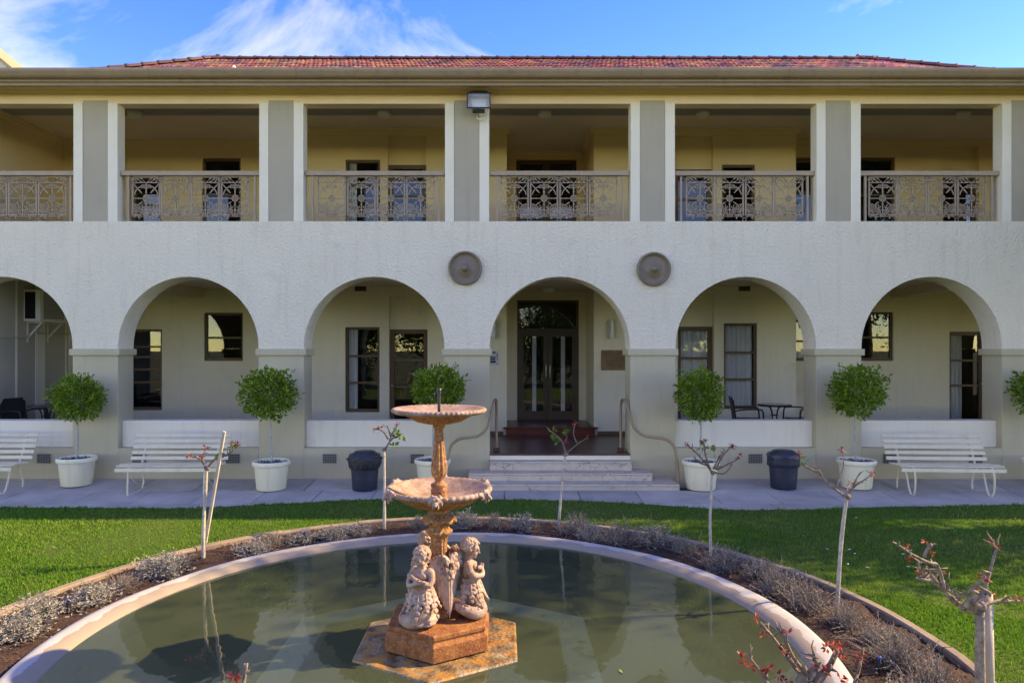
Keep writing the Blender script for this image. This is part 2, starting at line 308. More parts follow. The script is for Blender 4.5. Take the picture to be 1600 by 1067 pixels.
class MB:
    def __init__(s): s.v = []; s.f = []
    def add(s, vs, fs):
        b = len(s.v); s.v += [tuple(p) for p in vs]; s.f += [tuple(b + i for i in q) for q in fs]; return s
    def box(s, x0, x1, y0, y1, z0, z1):
        return s.add([(x0,y0,z0),(x1,y0,z0),(x1,y1,z0),(x0,y1,z0),(x0,y0,z1),(x1,y0,z1),(x1,y1,z1),(x0,y1,z1)],
                     [(0,3,2,1),(4,5,6,7),(0,1,5,4),(1,2,6,5),(2,3,7,6),(3,0,4,7)])
    def bar(s, p, q, w_, d, up=(0, 0, 1)):
        p, q = Vector(p), Vector(q); t = (q - p).normalized(); u = Vector(up)
        a = t.cross(u)
        if a.length < 1e-4: a = t.cross(Vector((1, 0, 0)))
        a.normalize(); b = a.cross(t).normalized(); a *= w_ / 2; b *= d / 2
        vs = [p - a - b, p + a - b, p + a + b, p - a + b, q - a - b, q + a - b, q + a + b, q - a + b]
        return s.add(vs, [(0,1,2,3),(7,6,5,4),(0,4,5,1),(1,5,6,2),(2,6,7,3),(3,7,4,0)])
    def tube(s, pts, r, n=8, cap=True, closed=False):
        pts = [Vector(p) for p in pts]; N = len(pts); rs = r if isinstance(r, (list, tuple)) else [r] * N
        base = len(s.v); ref = None
        for i, p in enumerate(pts):
            a = pts[(i - 1) % N] if (i > 0 or closed) else p; c = pts[(i + 1) % N] if (i < N - 1 or closed) else p
            t = (c - a).normalized()
            if ref is None: ref = t.orthogonal().normalized()
            u = ref - t * ref.dot(t)
            if u.length < 1e-5: u = t.orthogonal()
            u.normalize(); ref = u; vv = t.cross(u)
            for k in range(n):
                an = 2 * math.pi * k / n
                s.v.append(tuple(p + (u * math.cos(an) + vv * math.sin(an)) * rs[i]))
        M = N if closed else N - 1
        for i in range(M):
            for k in range(n):
                j = (i + 1) % N
                s.f.append((base + i*n + k, base + i*n + (k+1) % n, base + j*n + (k+1) % n, base + j*n + k))
        if cap and not closed:
            s.f.append(tuple(base + k for k in reversed(range(n)))); s.f.append(tuple(base + (N-1)*n + k for k in range(n)))
        return s
    def lathe(s, prof, n=32, c=(0, 0, 0), mod=None):
        base = len(s.v); m = len(prof)
        for k in range(n):
            a = 2 * math.pi * k / n
            for i, (r, z) in enumerate(prof):
                rr, zz = (r, z) if mod is None else mod(r, z, a, i)
                s.v.append((c[0] + rr * math.cos(a), c[1] + rr * math.sin(a), c[2] + zz))
        for k in range(n):
            k2 = (k + 1) % n
            for i in range(m - 1):
                s.f.append((base + k*m + i, base + k2*m + i, base + k2*m + i + 1, base + k*m + i + 1))
        return s
    def prism(s, poly, h0, h1, axis='z'):
        n = len(poly); b = len(s.v)
        for h in (h0, h1):
            for (a, c) in poly:
                s.v.append((a, c, h) if axis == 'z' else ((a, h, c) if axis == 'y' else (h, a, c)))
        s.f.append(tuple(b + i for i in reversed(range(n)))); s.f.append(tuple(b + n + i for i in range(n)))
        for i in range(n): s.f.append((b + i, b + (i+1) % n, b + n + (i+1) % n, b + n + i))
        return s
    def ellipsoid(s, c, r, rot=None, nu=10, nv=7):
        c = Vector(c); b = len(s.v)
        s_v = []
        for j in range(1, nv):
            th = math.pi * j / nv
            for i in range(nu):
                ph = 2 * math.pi * i / nu
                s_v.append(Vector((r[0]*math.sin(th)*math.cos(ph), r[1]*math.sin(th)*math.sin(ph), r[2]*math.cos(th))))
        s_v += [Vector((0, 0, r[2])), Vector((0, 0, -r[2]))]
        for p in s_v:
            if rot is not None: p = rot @ p
            s.v.append(tuple(p + c))
        for j in range(nv - 2):
            for i in range(nu):
                i2 = (i + 1) % nu
                s.f.append((b + j*nu + i, b + (j+1)*nu + i, b + (j+1)*nu + i2, b + j*nu + i2))
        T = b + (nv-1)*nu
        for i in range(nu):
            i2 = (i+1) % nu
            s.f.append((T, b + i, b + i2)); s.f.append((T + 1, b + (nv-2)*nu + i2, b + (nv-2)*nu + i))
        return s
    def mesh(s, name, m=None, smooth=False, fix=True):
        me = bpy.data.meshes.new(name); me.from_pydata(s.v, [], s.f); me.update()
        if fix:
            bm = bmesh.new(); bm.from_mesh(me); bmesh.ops.recalc_face_normals(bm, faces=bm.faces); bm.to_mesh(me); bm.free()
        if smooth:
            me.polygons.foreach_set('use_smooth', [True] * len(me.polygons))
        if m: me.materials.append(MATS[m])
        return me
    def build(s, name, m, parent=None, smooth=False, local=False, bev=0.0):
        off = Vector((0, 0, 0)) if (parent is None or local) else wloc(parent)
        if off.length > 0: s.v = [(p[0]-off.x, p[1]-off.y, p[2]-off.z) for p in s.v]
        o = link(name, s.mesh(name, m, smooth), None, parent)
        if bev: bevel(o, bev)
        return o
def copy_tree(o, parent=None):
    c = o.copy(); COL.objects.link(c); c.parent = parent
    for ch in list(o.children): copy_tree(ch, c)
    return c
def smoothpath(pts, sub=4):
    pts = [Vector(p) for p in pts]; o = []
    for i in range(len(pts) - 1):
        p0 = pts[max(i-1, 0)]; p1 = pts[i]; p2 = pts[i+1]; p3 = pts[min(i+2, len(pts)-1)]
        for k in range(sub):
            t = k / sub
            o.append(0.5 * ((2*p1) + (-p0+p2)*t + (2*p0-5*p1+4*p2-p3)*t*t + (-p0+3*p1-3*p2+p3)*t**3))
    o.append(pts[-1]); return o
def remeshed(mb, name, m, voxel=0.006, smooth_it=2, dec=1.0):
    me = mb.mesh(name, None); o = bpy.data.objects.new(name, me); COL.objects.link(o)
    r = o.modifiers.new('r', 'REMESH'); r.mode = 'VOXEL'; r.voxel_size = voxel; r.use_smooth_shade = True
    if smooth_it:
        s_ = o.modifiers.new('s', 'SMOOTH'); s_.iterations = smooth_it; s_.factor = 0.5
    if dec < 1.0:
        d = o.modifiers.new('d', 'DECIMATE'); d.ratio = dec
    dg = bpy.context.evaluated_depsgraph_get(); ev = o.evaluated_get(dg)
    nm = bpy.data.meshes.new_from_object(ev); bpy.data.objects.remove(o); bpy.data.meshes.remove(me)
    nm.name = name; nm.materials.clear(); nm.materials.append(MATS[m])
    nm.polygons.foreach_set('use_smooth', [True] * len(nm.polygons))
    return nm
# ------------------------------------------------------------------ setting: ground, lawn, path
YF, TW = 11.47, 0.484                    # facade plane and arcade wall thickness
POOL = Vector((-0.505, 5.15, 0.0)); PSC = 1.014; RO = 2.85; RE = 3.78
BAY, BC = 3.122, 0.967
KS = list(range(-4, 6))
GZ = -0.10
def path_z(Y): return -0.02 - 0.09 * min(1.0, max(0.0, (YF - Y) / 1.17))

g = MB(); g.add([(-600, -600, -0.22), (600, -600, -0.22), (600, 900, -0.22), (-600, 900, -0.22)], [(0, 1, 2, 3)])
tag(g.build('ground', 'ground'), kind='structure')

EDGE = [(-16, 9.6), (-7.1, 9.69), (-4.37, 9.61), (-3.12, 9.93), (-1.78, 10.26), (0.14, 10.2), (1.3, 10.08), (2.25, 9.86), (3.26, 9.44), (4.08, 9.55), (5.6, 9.69), (7.5, 9.86), (20, 9.8)]
EX = np.array([p[0] for p in EDGE]); EY = np.array([p[1] for p in EDGE])
_xs = np.linspace(-16, 20, 400); _ys = np.interp(_xs, EX, EY)
_ys = np.convolve(np.pad(_ys, 6, mode='edge'), np.ones(13) / 13, mode='valid')
def edge_y(x): return np.interp(x, _xs, _ys)
def lawn_mesh():
    V, Fc = [], []; NA, NR = 360, 9
    for i in range(NA):
        a = 2 * math.pi * i / NA; c, s = math.cos(a), math.sin(a)
        lo, hi = RE + 0.05, 30.0
        t = lo
        while t < hi:
            x, y = POOL.x + c * t, POOL.y + s * t
            if x < -15 or x > 18 or y < -14 or y > edge_y(x): break
            t += 0.02
        for j in range(NR):
            rr = lo + (t - lo - .03) * (j / (NR - 2)) ** 1.5 if j < NR - 1 else t
            x, y = POOL.x + c * rr, POOL.y + s * rr
            z = GZ + 0.012 * mnoise.noise(Vector((x * 0.8, y * 0.8, 0))) + (0.02 if j < NR - 1 else -0.06)
            V.append((x, y, z))
    for i in range(NA):
        i2 = (i + 1) % NA
        for j in range(NR - 1):
            Fc.append((i*NR + j, i*NR + j + 1, i2*NR + j + 1, i2*NR + j))
    return np_mesh('lawn', V, Fc, True)
lawn = link('lawn', lawn_mesh(), 'lawn_base'); tag(lawn, kind='structure')

def blades():
    n = 980000
    Y = rng.uniform(1.0, 10.45, n) ; X = rng.uniform(-1, 1, n) * (0.80 * Y + 2.6)
    r = np.hypot(X - POOL.x, Y - POOL.y)
    dens = np.clip(1.25 - Y / 14.0, 0.3, 1)
    keep = (r > RE + 0.06 + 0.05 * np.sin(9 * np.arctan2(Y - POOL.y, X - POOL.x))) & (Y < edge_y(X) + 0.03 * np.sin(X * 7.0) + 0.02 * np.sin(X * 23)) & (rng.random(n) < dens)
    # thin, worn places
    bare = np.sin(X * 1.7 + 1.3) * np.sin(Y * 2.3 + 0.4) + 0.6 * np.sin(X * 4.1 + Y * 3.7)
    keep &= ~((bare > 1.05) & (rng.random(n) < 0.65))
    X, Y = X[keep], Y[keep]; n = len(X)
    h = rng.uniform(0.018, 0.042, n); wd = rng.uniform(0.0025, 0.0045, n) * (1 + Y / 9)
    a = rng.uniform(0, 2 * np.pi, n); lean = rng.uniform(0.0, 0.9, n) * h; la = rng.uniform(0, 2 * np.pi, n)
    z0 = GZ + 0.012
    V = np.empty((n, 3, 3), np.float32)
    V[:, 0] = np.stack([X - np.cos(a) * wd, Y - np.sin(a) * wd, np.full(n, z0)], 1)
    V[:, 1] = np.stack([X + np.cos(a) * wd, Y + np.sin(a) * wd, np.full(n, z0)], 1)
    V[:, 2] = np.stack([X + np.cos(la) * lean, Y + np.sin(la) * lean, z0 + h], 1)
    return np_mesh('grass', V.reshape(-1, 3), np.arange(n * 3).reshape(-1, 3))
gr = link('grass', blades(), 'grass'); tag(gr, 'short green lawn grass between the path and the ring bed', 'grass', kind='stuff')

# path: stone slabs in three courses on a mortar bed
pb = MB(); pb.box(-14, 20, 8.9, YF + 0.02, -0.3, -0.17)
path = pb.build('path', 'mortar'); tag(path, kind='structure')
rows = [(YF, 10.78), (10.775, 10.02), (10.015, 9.02)]
for ri, (ya, yb) in enumerate(rows):
    x = -13.7 + ri * 0.37; r_ = random.Random(ri)
    while x < 16:
        wd = r_.choice([0.86, 0.9, 0.9, 1.15]); dz = r_.uniform(-0.003, 0.003)
        za, zb = path_z(ya) + dz, path_z(yb) + dz; gp = 0.006
        x0, x1, y0, y1 = x + gp, x + wd - gp, yb + gp, ya - gp
        if not (ri == 0 and x0 < 2.6 and x1 > -0.8):
            m = MB(); m.add([(x0,y0,zb-.09),(x1,y0,zb-.09),(x1,y1,za-.09),(x0,y1,za-.09),(x0,y0,zb),(x1,y0,zb),(x1,y1,za),(x0,y1,za)],
                            [(0,3,2,1),(4,5,6,7),(0,1,5,4),(1,2,6,5),(2,3,7,6),(3,0,4,7)])
            m.build('slab', 'slab', path, bev=0.006)
        x += wd

# ------------------------------------------------------------------ building
B = empty('arcaded_hotel', (BC, YF, 0), 0, 'two-storey cream hotel with arched verandah, iron lace balcony and red tiled roof', 'building')
XL, XR = KS[0] * BAY + BC - BAY / 2, KS[-1] * BAY + BC + BAY / 2
ZS, ZT, AR = 2.16, 4.30, 1.18
def arcade():
    m = MB(); N = 28
    for k in KS:
        c = BC + k * BAY; xa, xb = c - BAY / 2, c + BAY / 2
        pts = [(xa, ZS), (c - AR, ZS)]
        arc = [(c - AR * math.cos(math.pi * i / N), ZS + 0.03 + AR * math.sin(math.pi * i / N)) for i in range(N + 1)]
        pts = [(xa, ZS), (c - AR, ZS)] + arc + [(c + AR, ZS), (xb, ZS)]
        n = len(pts); b = len(m.v)
        tops = [p[0] for p in pts]
        for y in (YF, YF + TW):
            for (x, z) in pts: m.v.append((x, y, z))
            for x in tops: m.v.append((x, y, ZT))
        for i in range(n - 1):
            if abs(pts[i][0] - pts[i+1][0]) > 1e-6:
                m.f.append((b + i, b + i + 1, b + n + i + 1, b + n + i))
                m.f.append((b + 2*n + i + 1, b + 2*n + i, b + 3*n + i, b + 3*n + i + 1))
            m.f.append((b + i + 1, b + i, b + 2*n + i, b + 2*n + i + 1))
        m.f.append((b + n, b + n + n - 1, b + 3*n + n - 1, b + 3*n))
    return m
m = arcade(); o = m.build('arcade_wall', 'stucco', B)

for k in KS + [KS[-1] + 1]:
    c = BC + (k - 0.5) * BAY; h = BAY / 2 - AR
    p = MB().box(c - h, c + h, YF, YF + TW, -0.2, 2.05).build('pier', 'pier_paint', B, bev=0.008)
    MB().box(c - h - 0.04, c + h + 0.04, YF - 0.035, YF + TW + 0.035, 2.05, 2.158).build('impost', 'pier_paint', p, bev=0.008)
    # upper column: two white posts with a taupe panel between
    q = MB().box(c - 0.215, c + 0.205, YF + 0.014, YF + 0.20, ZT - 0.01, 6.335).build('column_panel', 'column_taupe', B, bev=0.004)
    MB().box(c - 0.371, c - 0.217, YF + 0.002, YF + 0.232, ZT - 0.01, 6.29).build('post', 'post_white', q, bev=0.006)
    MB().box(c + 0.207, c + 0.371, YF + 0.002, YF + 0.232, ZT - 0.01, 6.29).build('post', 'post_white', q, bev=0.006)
for k in KS:
    if k == 0: continue
    c = BC + k * BAY
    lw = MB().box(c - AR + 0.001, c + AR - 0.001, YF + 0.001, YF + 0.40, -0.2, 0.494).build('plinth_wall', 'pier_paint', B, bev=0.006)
    MB().box(c - AR + 0.002, c + AR - 0.002, YF + 0.115, YF + 0.38, 0.494, 0.945).build('parapet', 'panel_white', B, bev=0.012)
def vent(px):
    x = Xp(px, YF); m = MB(); z = 0.32
    m.box(x - .11, x + .11, YF - 0.006, YF + 0.02, z - .075, z + .075)
    o = m.build('air_vent', 'black', B)
    m = MB()
    for i in range(9): m.box(x - .112 + i * .0275, x - .104 + i * .0275, YF - .014, YF - .004, z - .078, z + .078)
    for i in range(6): m.box(x - .112, x + .112, YF - .0125, YF - .005, z - .078 + i * .0297, z - .070 + i * .0297)
    m.build('vent_grille', 'vent_grey', o)
for px in (69, 218, 364, 515, 652, 1180, 1390, 1524): vent(px)

# floors, ceilings, enclosing walls
MB().box(XL, XR, 11.60, 16.3, 0.15, 0.40).build('verandah_floor', 'floor_tile', B)
MB().box(BC - AR, BC + AR, YF - 0.012, 11.60, 0.372, 0.401).build('floor_nosing', 'floor_tile', B, bev=0.006)
MB().box(BC - AR + .001, BC + AR - .001, YF + 0.004, 11.60, 0.18, 0.372).build('threshold', 'post_white', B)
MB().box(XL, XR, YF + TW, 16.3, 3.44, 3.75).build('verandah_ceiling', 'ceiling_paint', B)
MB().box(XL, XR, YF + 0.15, 16.3, 6.647, 6.72).build('balcony_ceiling', 'ceiling_paint', B)
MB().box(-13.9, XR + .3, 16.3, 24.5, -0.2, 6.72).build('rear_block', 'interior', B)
MB().box(XR, XR + 0.3, YF, 16.3, -0.2, 6.72).build('end_wall', 'stucco', B)
MB().box(XL - 0.3, XL, YF, 16.3, -0.2, 6.72).build('end_wall', 'stucco', B)
for x in (-6.61, 8.53):
    MB().box(x - .14, x + .14, YF + TW, 14.75, 3.27, 3.45).build('ceiling_beam', 'ceiling_paint', B)

def wall_open(m, x0, x1, z0, z1, y, ops, depth=0.11):
    xs = sorted({x0, x1, *[o[0] for o in ops], *[o[1] for o in ops]}); zs = sorted({z0, z1, *[o[2] for o in ops], *[o[3] for o in ops]})
    for i in range(len(xs) - 1):
        for j in range(len(zs) - 1):
            cx_, cz_ = (xs[i] + xs[i+1]) / 2, (zs[j] + zs[j+1]) / 2
            if any(o[0] < cx_ < o[1] and o[2] < cz_ < o[3] for o in ops): continue
            m.add([(xs[i], y, zs[j]), (xs[i+1], y, zs[j]), (xs[i+1], y, zs[j+1]), (xs[i], y, zs[j+1])], [(0, 1, 2, 3)])
    for (a, b, c, d) in ops:
        e = y + depth
        m.add([(a,y,c),(a,e,c),(a,e,d),(a,y,d)], [(0,1,2,3)]); m.add([(b,y,c),(b,e,c),(b,e,d),(b,y,d)], [(3,2,1,0)])
        m.add([(a,y,c),(b,y,c),(b,e,c),(a,e,c)], [(0,1,2,3)]); m.add([(a,y,d),(b,y,d),(b,e,d),(a,e,d)], [(3,2,1,0)])
def curtain(x0, x1, z0, z1, y, parent):
    n = max(8, int((x1 - x0) / 0.012)); V = []; Fc = []
    for i in range(n + 1):
        x = x0 + (x1 - x0) * i / n; yy = y + 0.02 * math.sin(i * 0.8) + 0.008 * math.sin(i * 0.31 + x)
        V += [(x, yy, z0), (x, yy + 0.004, z1)]
    for i in range(n): Fc.append((2*i, 2*i+2, 2*i+3, 2*i+1))
    off = wloc(parent); V = [(a-off.x, b-off.y, c-off.z) for a, b, c in V]
    return link('curtain', np_mesh('curtain', V, Fc, True), 'curtain', parent)
def window(op, y, rows, fm='frame_brown', curt=None, fw=0.05, bw=0.042, name='window'):
    a, b, c, d = op; y0, y1 = y + 0.045, y + 0.10
    m = MB(); m.box(a, a + fw, y0, y1, c, d).box(b - fw, b, y0, y1, c, d).box(a + fw, b - fw, y0, y1, c, c + fw * 1.3).box(a + fw, b - fw, y0, y1, d - fw, d)
    zz0, zz1 = c + fw * 1.3, d - fw
    cuts = [zz0 + (zz1 - zz0) * f for f in rows]
    for z in cuts: m.box(a + fw, b - fw, y0 + 0.006, y1 - 0.004, z - bw / 2, z + bw / 2)
    o = m.build(name, fm, B)
    ed = [zz0] + cuts + [zz1]
    for i in range(len(ed) - 1):
        MB().box(a + fw - .004, b - fw + .004, y0 + 0.026, y0 + 0.032, ed[i] + (bw/2 if i else 0) - .003, ed[i+1] - (bw/2 if i < len(ed) - 2 else 0) + .003).build('pane', 'glass', o)
    for (f0, f1) in (curt or []):
        curtain(a + fw + (b - a - 2*fw) * f0, a + fw + (b - a - 2*fw) * f1, c - 0.02, d, y + 0.125, o)
    return o
def door(op, y, rows, curt=None, knob=-1, solid=0.24):
    a, b, c, d = op; o = window((a, b, c, d), y - 0.035, rows, 'door_brown' if False else 'frame_brown', curt, 0.085, 0.045, 'door')
    MB().box(a + 0.085, b - 0.085, y + 0.02, y + 0.055, c + 0.11, c + solid).build('kick_panel', 'frame_brown', o)
    kx = a + 0.05 if knob < 0 else b - 0.05
    MB().ellipsoid((kx, y - 0.03, c + 1.0), (0.026, 0.026, 0.026)).build('handle', 'steel', o, smooth=True)
    return o
def niche(x0, x1, z0, zt, zd, y, wm, rows, curt, knob):
    # plaster panel above a door, set back in the wall
    MB().box(x0, x1, y + 0.10, y + 0.14, zd, zt).build('overdoor_panel', wm, B)
    return door((x0 + .004, x1 - .004, z0, zd), y + 0.09, rows, curt, knob)
T3 = [0.33, 0.665]
# ground floor
FZ, UZ = 0.40, 3.75
Y1, Y2, YD, YU = 14.0, 14.75, 15.3, 15.6
def rect(pxa, pxb, pya, pyb, Y): return (Xp(pxa, Y), Xp(pxb, Y), Zp(pyb, Y) if pyb is not None else None, Zp(pya, Y))
XA, XB_, XC, XD = -4.09, 0.09, 1.875, 6.02
def fl(r, z): return (r[0], r[1], z, r[3])
w1 = rect(539.5, 593, 511, 644, Y1); n1 = fl(rect(608, 668, 462, None, Y1), FZ)
m = MB(); wall_open(m, XA, XB_, FZ, 3.45, Y1, [w1, n1], 0.13); m.add([(XA, Y1, FZ), (XA, Y2, FZ), (XA, Y2, 3.45), (XA, Y1, 3.45)], [(0,1,2,3)])
m.add([(XB_, Y1, FZ), (XB_, YD, FZ), (XB_, YD, 3.45), (XB_, Y1, 3.45)], [(0,1,2,3)]); m.build('rear_wall', 'wall_cream', B)
window(w1, Y1, T3, curt=[(0.0, 0.30)]); niche(n1[0], n1[1], FZ, n1[3], Zp(514.5, Y1), Y1, 'wall_cream', [0.44, 0.72], None, -1)
w2 = rect(1131, 1183, 505, 639, Y1); n2 = fl(rect(1059, 1115.5, 460, None, Y1), FZ)
m = MB(); wall_open(m, XC, XD, FZ, 3.45, Y1, [w2, n2], 0.13); m.add([(XD, Y1, FZ), (XD, Y2, FZ), (XD, Y2, 3.45), (XD, Y1, 3.45)], [(0,1,2,3)])
m.add([(XC, Y1, FZ), (XC, YD, FZ), (XC, YD, 3.45), (XC, Y1, 3.45)], [(0,1,2,3)]); m.build('rear_wall', 'wall_cream', B)
window(w2, Y1, T3, curt=[(0.0, 1.0)]); niche(n2[0], n2[1], FZ, n2[3], Zp(510, Y1), Y1, 'wall_cream', [0.44, 0.72], [(0, 1)], 1)
w3 = rect(196, 253, 514.5, 641, Y2); w4 = rect(319, 379.5, 488.5, 564, Y2)
m = MB(); wall_open(m, -9.12, XA, FZ, 3.45, Y2, [w3, w4], 0.13); m.build('rear_wall', 'wall_cream', B)
window(w3, Y2, [0.33, 0.5, 0.665, 0.8]); window(w4, Y2, [0.47])
w5 = rect(1236, 1298, 500, 564, Y2); w6 = rect(1332, 1396, 487.5, 564, Y2); n3 = fl(rect(1483.6, 1541, 469, None, Y2), FZ)
m = MB(); wall_open(m, XD, XR, FZ, 3.45, Y2, [w5, w6, n3], 0.13); m.build('rear_wall', 'wall_cream', B)
window(w5, Y2, [0.47], curt=[(0, 1)]); window(w6, Y2, [0.47]); niche(n3[0], n3[1], FZ, n3[3], Zp(518, Y2), Y2, 'wall_cream', [0.44, 0.72], [(0, 0.48)], 1)
# entrance recess
de = (Xp(808, YD), Xp(904.5, YD), 0.563, Zp(469, YD))
m = MB(); wall_open(m, XB_, XC, FZ, 3.45, YD, [de], 0.14); m.build('rear_wall', 'wall_cream', B)
def entrance():
    a, b, c, d = de; y = YD + 0.03
    zt = 2.55
    m = MB(); m.box(a, a + .05, y, y + .1, c, d).box(b - .05, b, y, y + .1, c, d).box(a + .05, b - .05, y, y + .1, d - .05, d).box(a + .05, b - .05, y - .008, y + .1, zt - .005, zt + .06)
    fr = m.build('entrance_door', 'door_brown', B)
    MB().box(a + .045, b - .045, y + .05, y + .056, zt + .055, d - .045).build('transom_pane', 'glass', fr)
    mid = (a + b) / 2
    for i, (x0, x1, hx) in enumerate(((a + .05, mid - .004, mid - .045), (mid + .004, b - .05, mid + .045))):
        m = MB(); s = 0.095; m.box(x0, x0 + s, y + .015, y + .06, c + .004, zt - .008).box(x1 - s, x1, y + .015, y + .06, c + .004, zt - .008)
        m.box(x0 + s, x1 - s, y + .015, y + .06, c + .004, c + .2).box(x0 + s, x1 - s, y + .015, y + .06, zt - .11, zt - .008)
        lf = m.build('door_leaf', 'door_brown', fr)
        off = wloc(lf)
        MB().box(x0 + s - .004, x1 - s + .004, y + .034, y + .04, c + .197, zt - .107).build('pane', 'glass', lf)
        xs_ = x0 + s + (x1 - x0 - 2*s) * 0.44
        MB().box(xs_, xs_ + .09, y + .044, y + .047, c + .2, zt - .11).build('frosted_strip', 'curtain', lf)
        MB().tube(smoothpath([(hx, y + .01, 1.50), (hx, y - .045, 1.52), (hx, y - .05, 1.65), (hx, y - .045, 1.80), (hx, y + .01, 1.82)]), 0.013, 8).build('handle', 'steel', lf, smooth=True)
    MB().box(XB_ + .002, XC - .002, YD - .06, YD + .12, 0.40, 0.5635).build('door_sill', 'floor_tile', fr)
entrance()
st = MB().box(XB_ - .01, XC + .01, Y1 - .10, YD - .06, FZ + .001, 0.535).build('entrance_step', 'step_red', B)
MB().box(XB_ - .07, XC + .07, Y1 - .125, Y1 - .002, 0.535, 0.564).build('step_nosing', 'step_red', st, bev=.008)
MB().box(XB_ + .002, XC - .002, Y1 - .002, YD - .06, 0.535, 0.5638).build('step_tread', 'floor_tile', st)
for (a, b) in ((XA, XB_ - .07), (XC + .07, XD)):
    MB().box(a, b, Y1 - .018, Y1 - .001, FZ, FZ + .075).build('skirting_board', 'frame_brown', B)
for px in (563.5, 1163): 
    x = Xp(px, Y1); o = MB().box(x - .12, x + .12, Y1 - .012, Y1 + .01, Zp(455, Y1), Zp(447, Y1)).build('wall_vent', 'brick_vent', B)
    m = MB()
    for i in range(7): m.box(x - .10 + i * .03, x - .085 + i * .03, Y1 - .016, Y1 - .010, Zp(454, Y1), Zp(448, Y1))
    m.build('vent_slot', 'black', o)
# sheeted end of the lower verandah
sw = MB().box(-9.30, -9.12, YF + TW, Y2, FZ, 3.45).build('sheeted_wall', 'wall_grey', B)
for (ya, yb, mt) in ((12.10, 12.125, 'wall_grey'), (12.79, 12.82, 'panel_white'), (13.33, 13.36, 'panel_white'), (13.37, 13.59, 'panel_white'), (14.24, 14.275, 'panel_white'), (14.34, 14.70, 'panel_white')):
    MB().box(-9.121, -9.10, ya, yb, FZ, 3.44).build('batten', mt, sw)

# plain back walls of the end bay
MB().box(XL, -9.3, Y2, Y2 + .1, FZ, 3.45).build('rear_wall', 'wall_cream', B)
MB().box(XL, -9.9, Y2, Y2 + .1, UZ, 6.66).build('rear_wall', 'wall_ochre', B)
# upper floor
u1 = (Xp(540, Y1), Xp(594, Y1), 4.55, Zp(250, Y1)); un1 = fl(rect(606, 666, 210, None, Y1), UZ)
m = MB(); wall_open(m, XA, XB_, UZ, 6.66, Y1, [u1, un1], 0.13); m.add([(XA, Y1, UZ), (XA, Y2, UZ), (XA, Y2, 6.66), (XA, Y1, 6.66)], [(0,1,2,3)])
m.add([(XB_, Y1, UZ), (XB_, YU, UZ), (XB_, YU, 6.66), (XB_, Y1, 6.66)], [(0,1,2,3)]); m.build('rear_wall', 'wall_ochre', B)
window(u1, Y1, T3, curt=[(0.0, 0.25)]); niche(un1[0], un1[1], UZ, un1[3], Zp(256, Y1), Y1, 'wall_ochre', [0.44, 0.72], None, -1)
u2 = (Xp(1128, Y1), Xp(1180, Y1), 4.55, Zp(257.6, Y1)); un2 = fl(rect(1055, 1114, 212, None, Y1), UZ)
m = MB(); wall_open(m, XC, XD, UZ, 6.66, Y1, [u2, un2], 0.13); m.add([(XD, Y1, UZ), (XD, Y2, UZ), (XD, Y2, 6.66), (XD, Y1, 6.66)], [(0,1,2,3)])
m.add([(XC, Y1, UZ), (XC, YU, UZ), (XC, YU, 6.66), (XC, Y1, 6.66)], [(0,1,2,3)]); m.build('rear_wall', 'wall_ochre', B)
window(u2, Y1, T3); niche(un2[0], un2[1], UZ, un2[3], Zp(263, Y1), Y1, 'wall_ochre', [0.44, 0.72], None, 1)
u3 = (Xp(316, Y2), Xp(376, Y2), 4.75, Zp(247, Y2)); u4 = (Xp(203, Y2), Xp(251, Y2), UZ, Zp(273, Y2))
m = MB(); wall_open(m, -9.5, XA, UZ, 6.66, Y2, [u3, u4], 0.13); m.build('rear_wall', 'wall_ochre', B)
window(u3, Y2, [0.47]); door(u4, Y2 + .08, [0.44, 0.72])
u5 = (Xp(1238, Y2), Xp(1290, Y2), UZ, Zp(246, Y2)); u6 = (Xp(1340, Y2), Xp(1399, Y2), 4.75, Zp(246, Y2)); un3 = fl(rect(1473, 1530, 230, None, Y2), UZ)
m = MB(); wall_open(m, XD, XR, UZ, 6.66, Y2, [u5, u6, un3], 0.13); m.build('rear_wall', 'wall_ochre', B)
door(u5, Y2 + .08, [0.44, 0.72]); window(u6, Y2, [0.47]); niche(un3[0], un3[1], UZ, un3[3], Zp(272, Y2), Y2, 'wall_ochre', [0.44, 0.72], None, 1)
ud = (Xp(806.7, YU), Xp(901, YU), UZ, Zp(249, YU))
m = MB(); wall_open(m, XB_, XC, UZ, 6.66, YU, [ud], 0.14); m.build('rear_wall', 'wall_ochre', B)
md = (ud[0] + ud[1]) / 2
door((ud[0], md - .002, UZ, ud[3]), YU + .08, [0.5], knob=1); door((md + .002, ud[1], UZ, ud[3]), YU + .08, [0.5], knob=-1)
sw = MB().box(-9.9, -9.5, YF + .25, Y2, UZ, 6.66).build('balcony_end_wall', 'wall_ochre', B)
def cornice(x0, x1, y, ends=0.0):
    m = MB(); m.box(x0 - ends, x1 + ends, y - 0.09, y, 6.60, 6.648).box(x0 - ends * .6, x1 + ends * .6, y - 0.055, y, 6.56, 6.60).box(x0, x1, y - 0.02, y, 6.52, 6.56)
    m.build('cornice', 'wall_ochre', B)
cornice(-9.5, XA, Y2); cornice(XA, XB_, Y1, 0.08); cornice(XC, XD, Y1, 0.08); cornice(XD, XR, Y2); cornice(XB_, XC, YU)
for x, s in ((XB_, 1), (XC, -1), (XA, -1), (XD, 1)):
    ye = YU if x in (XB_, XC) else Y2
    m = MB(); m.box(min(x, x + s * .09), max(x, x + s * .09), Y1, ye, 6.60, 6.647).box(min(x, x + s * .055), max(x, x + s * .055), Y1, ye, 6.56, 6.60); m.build('cornice', 'wall_ochre', B)
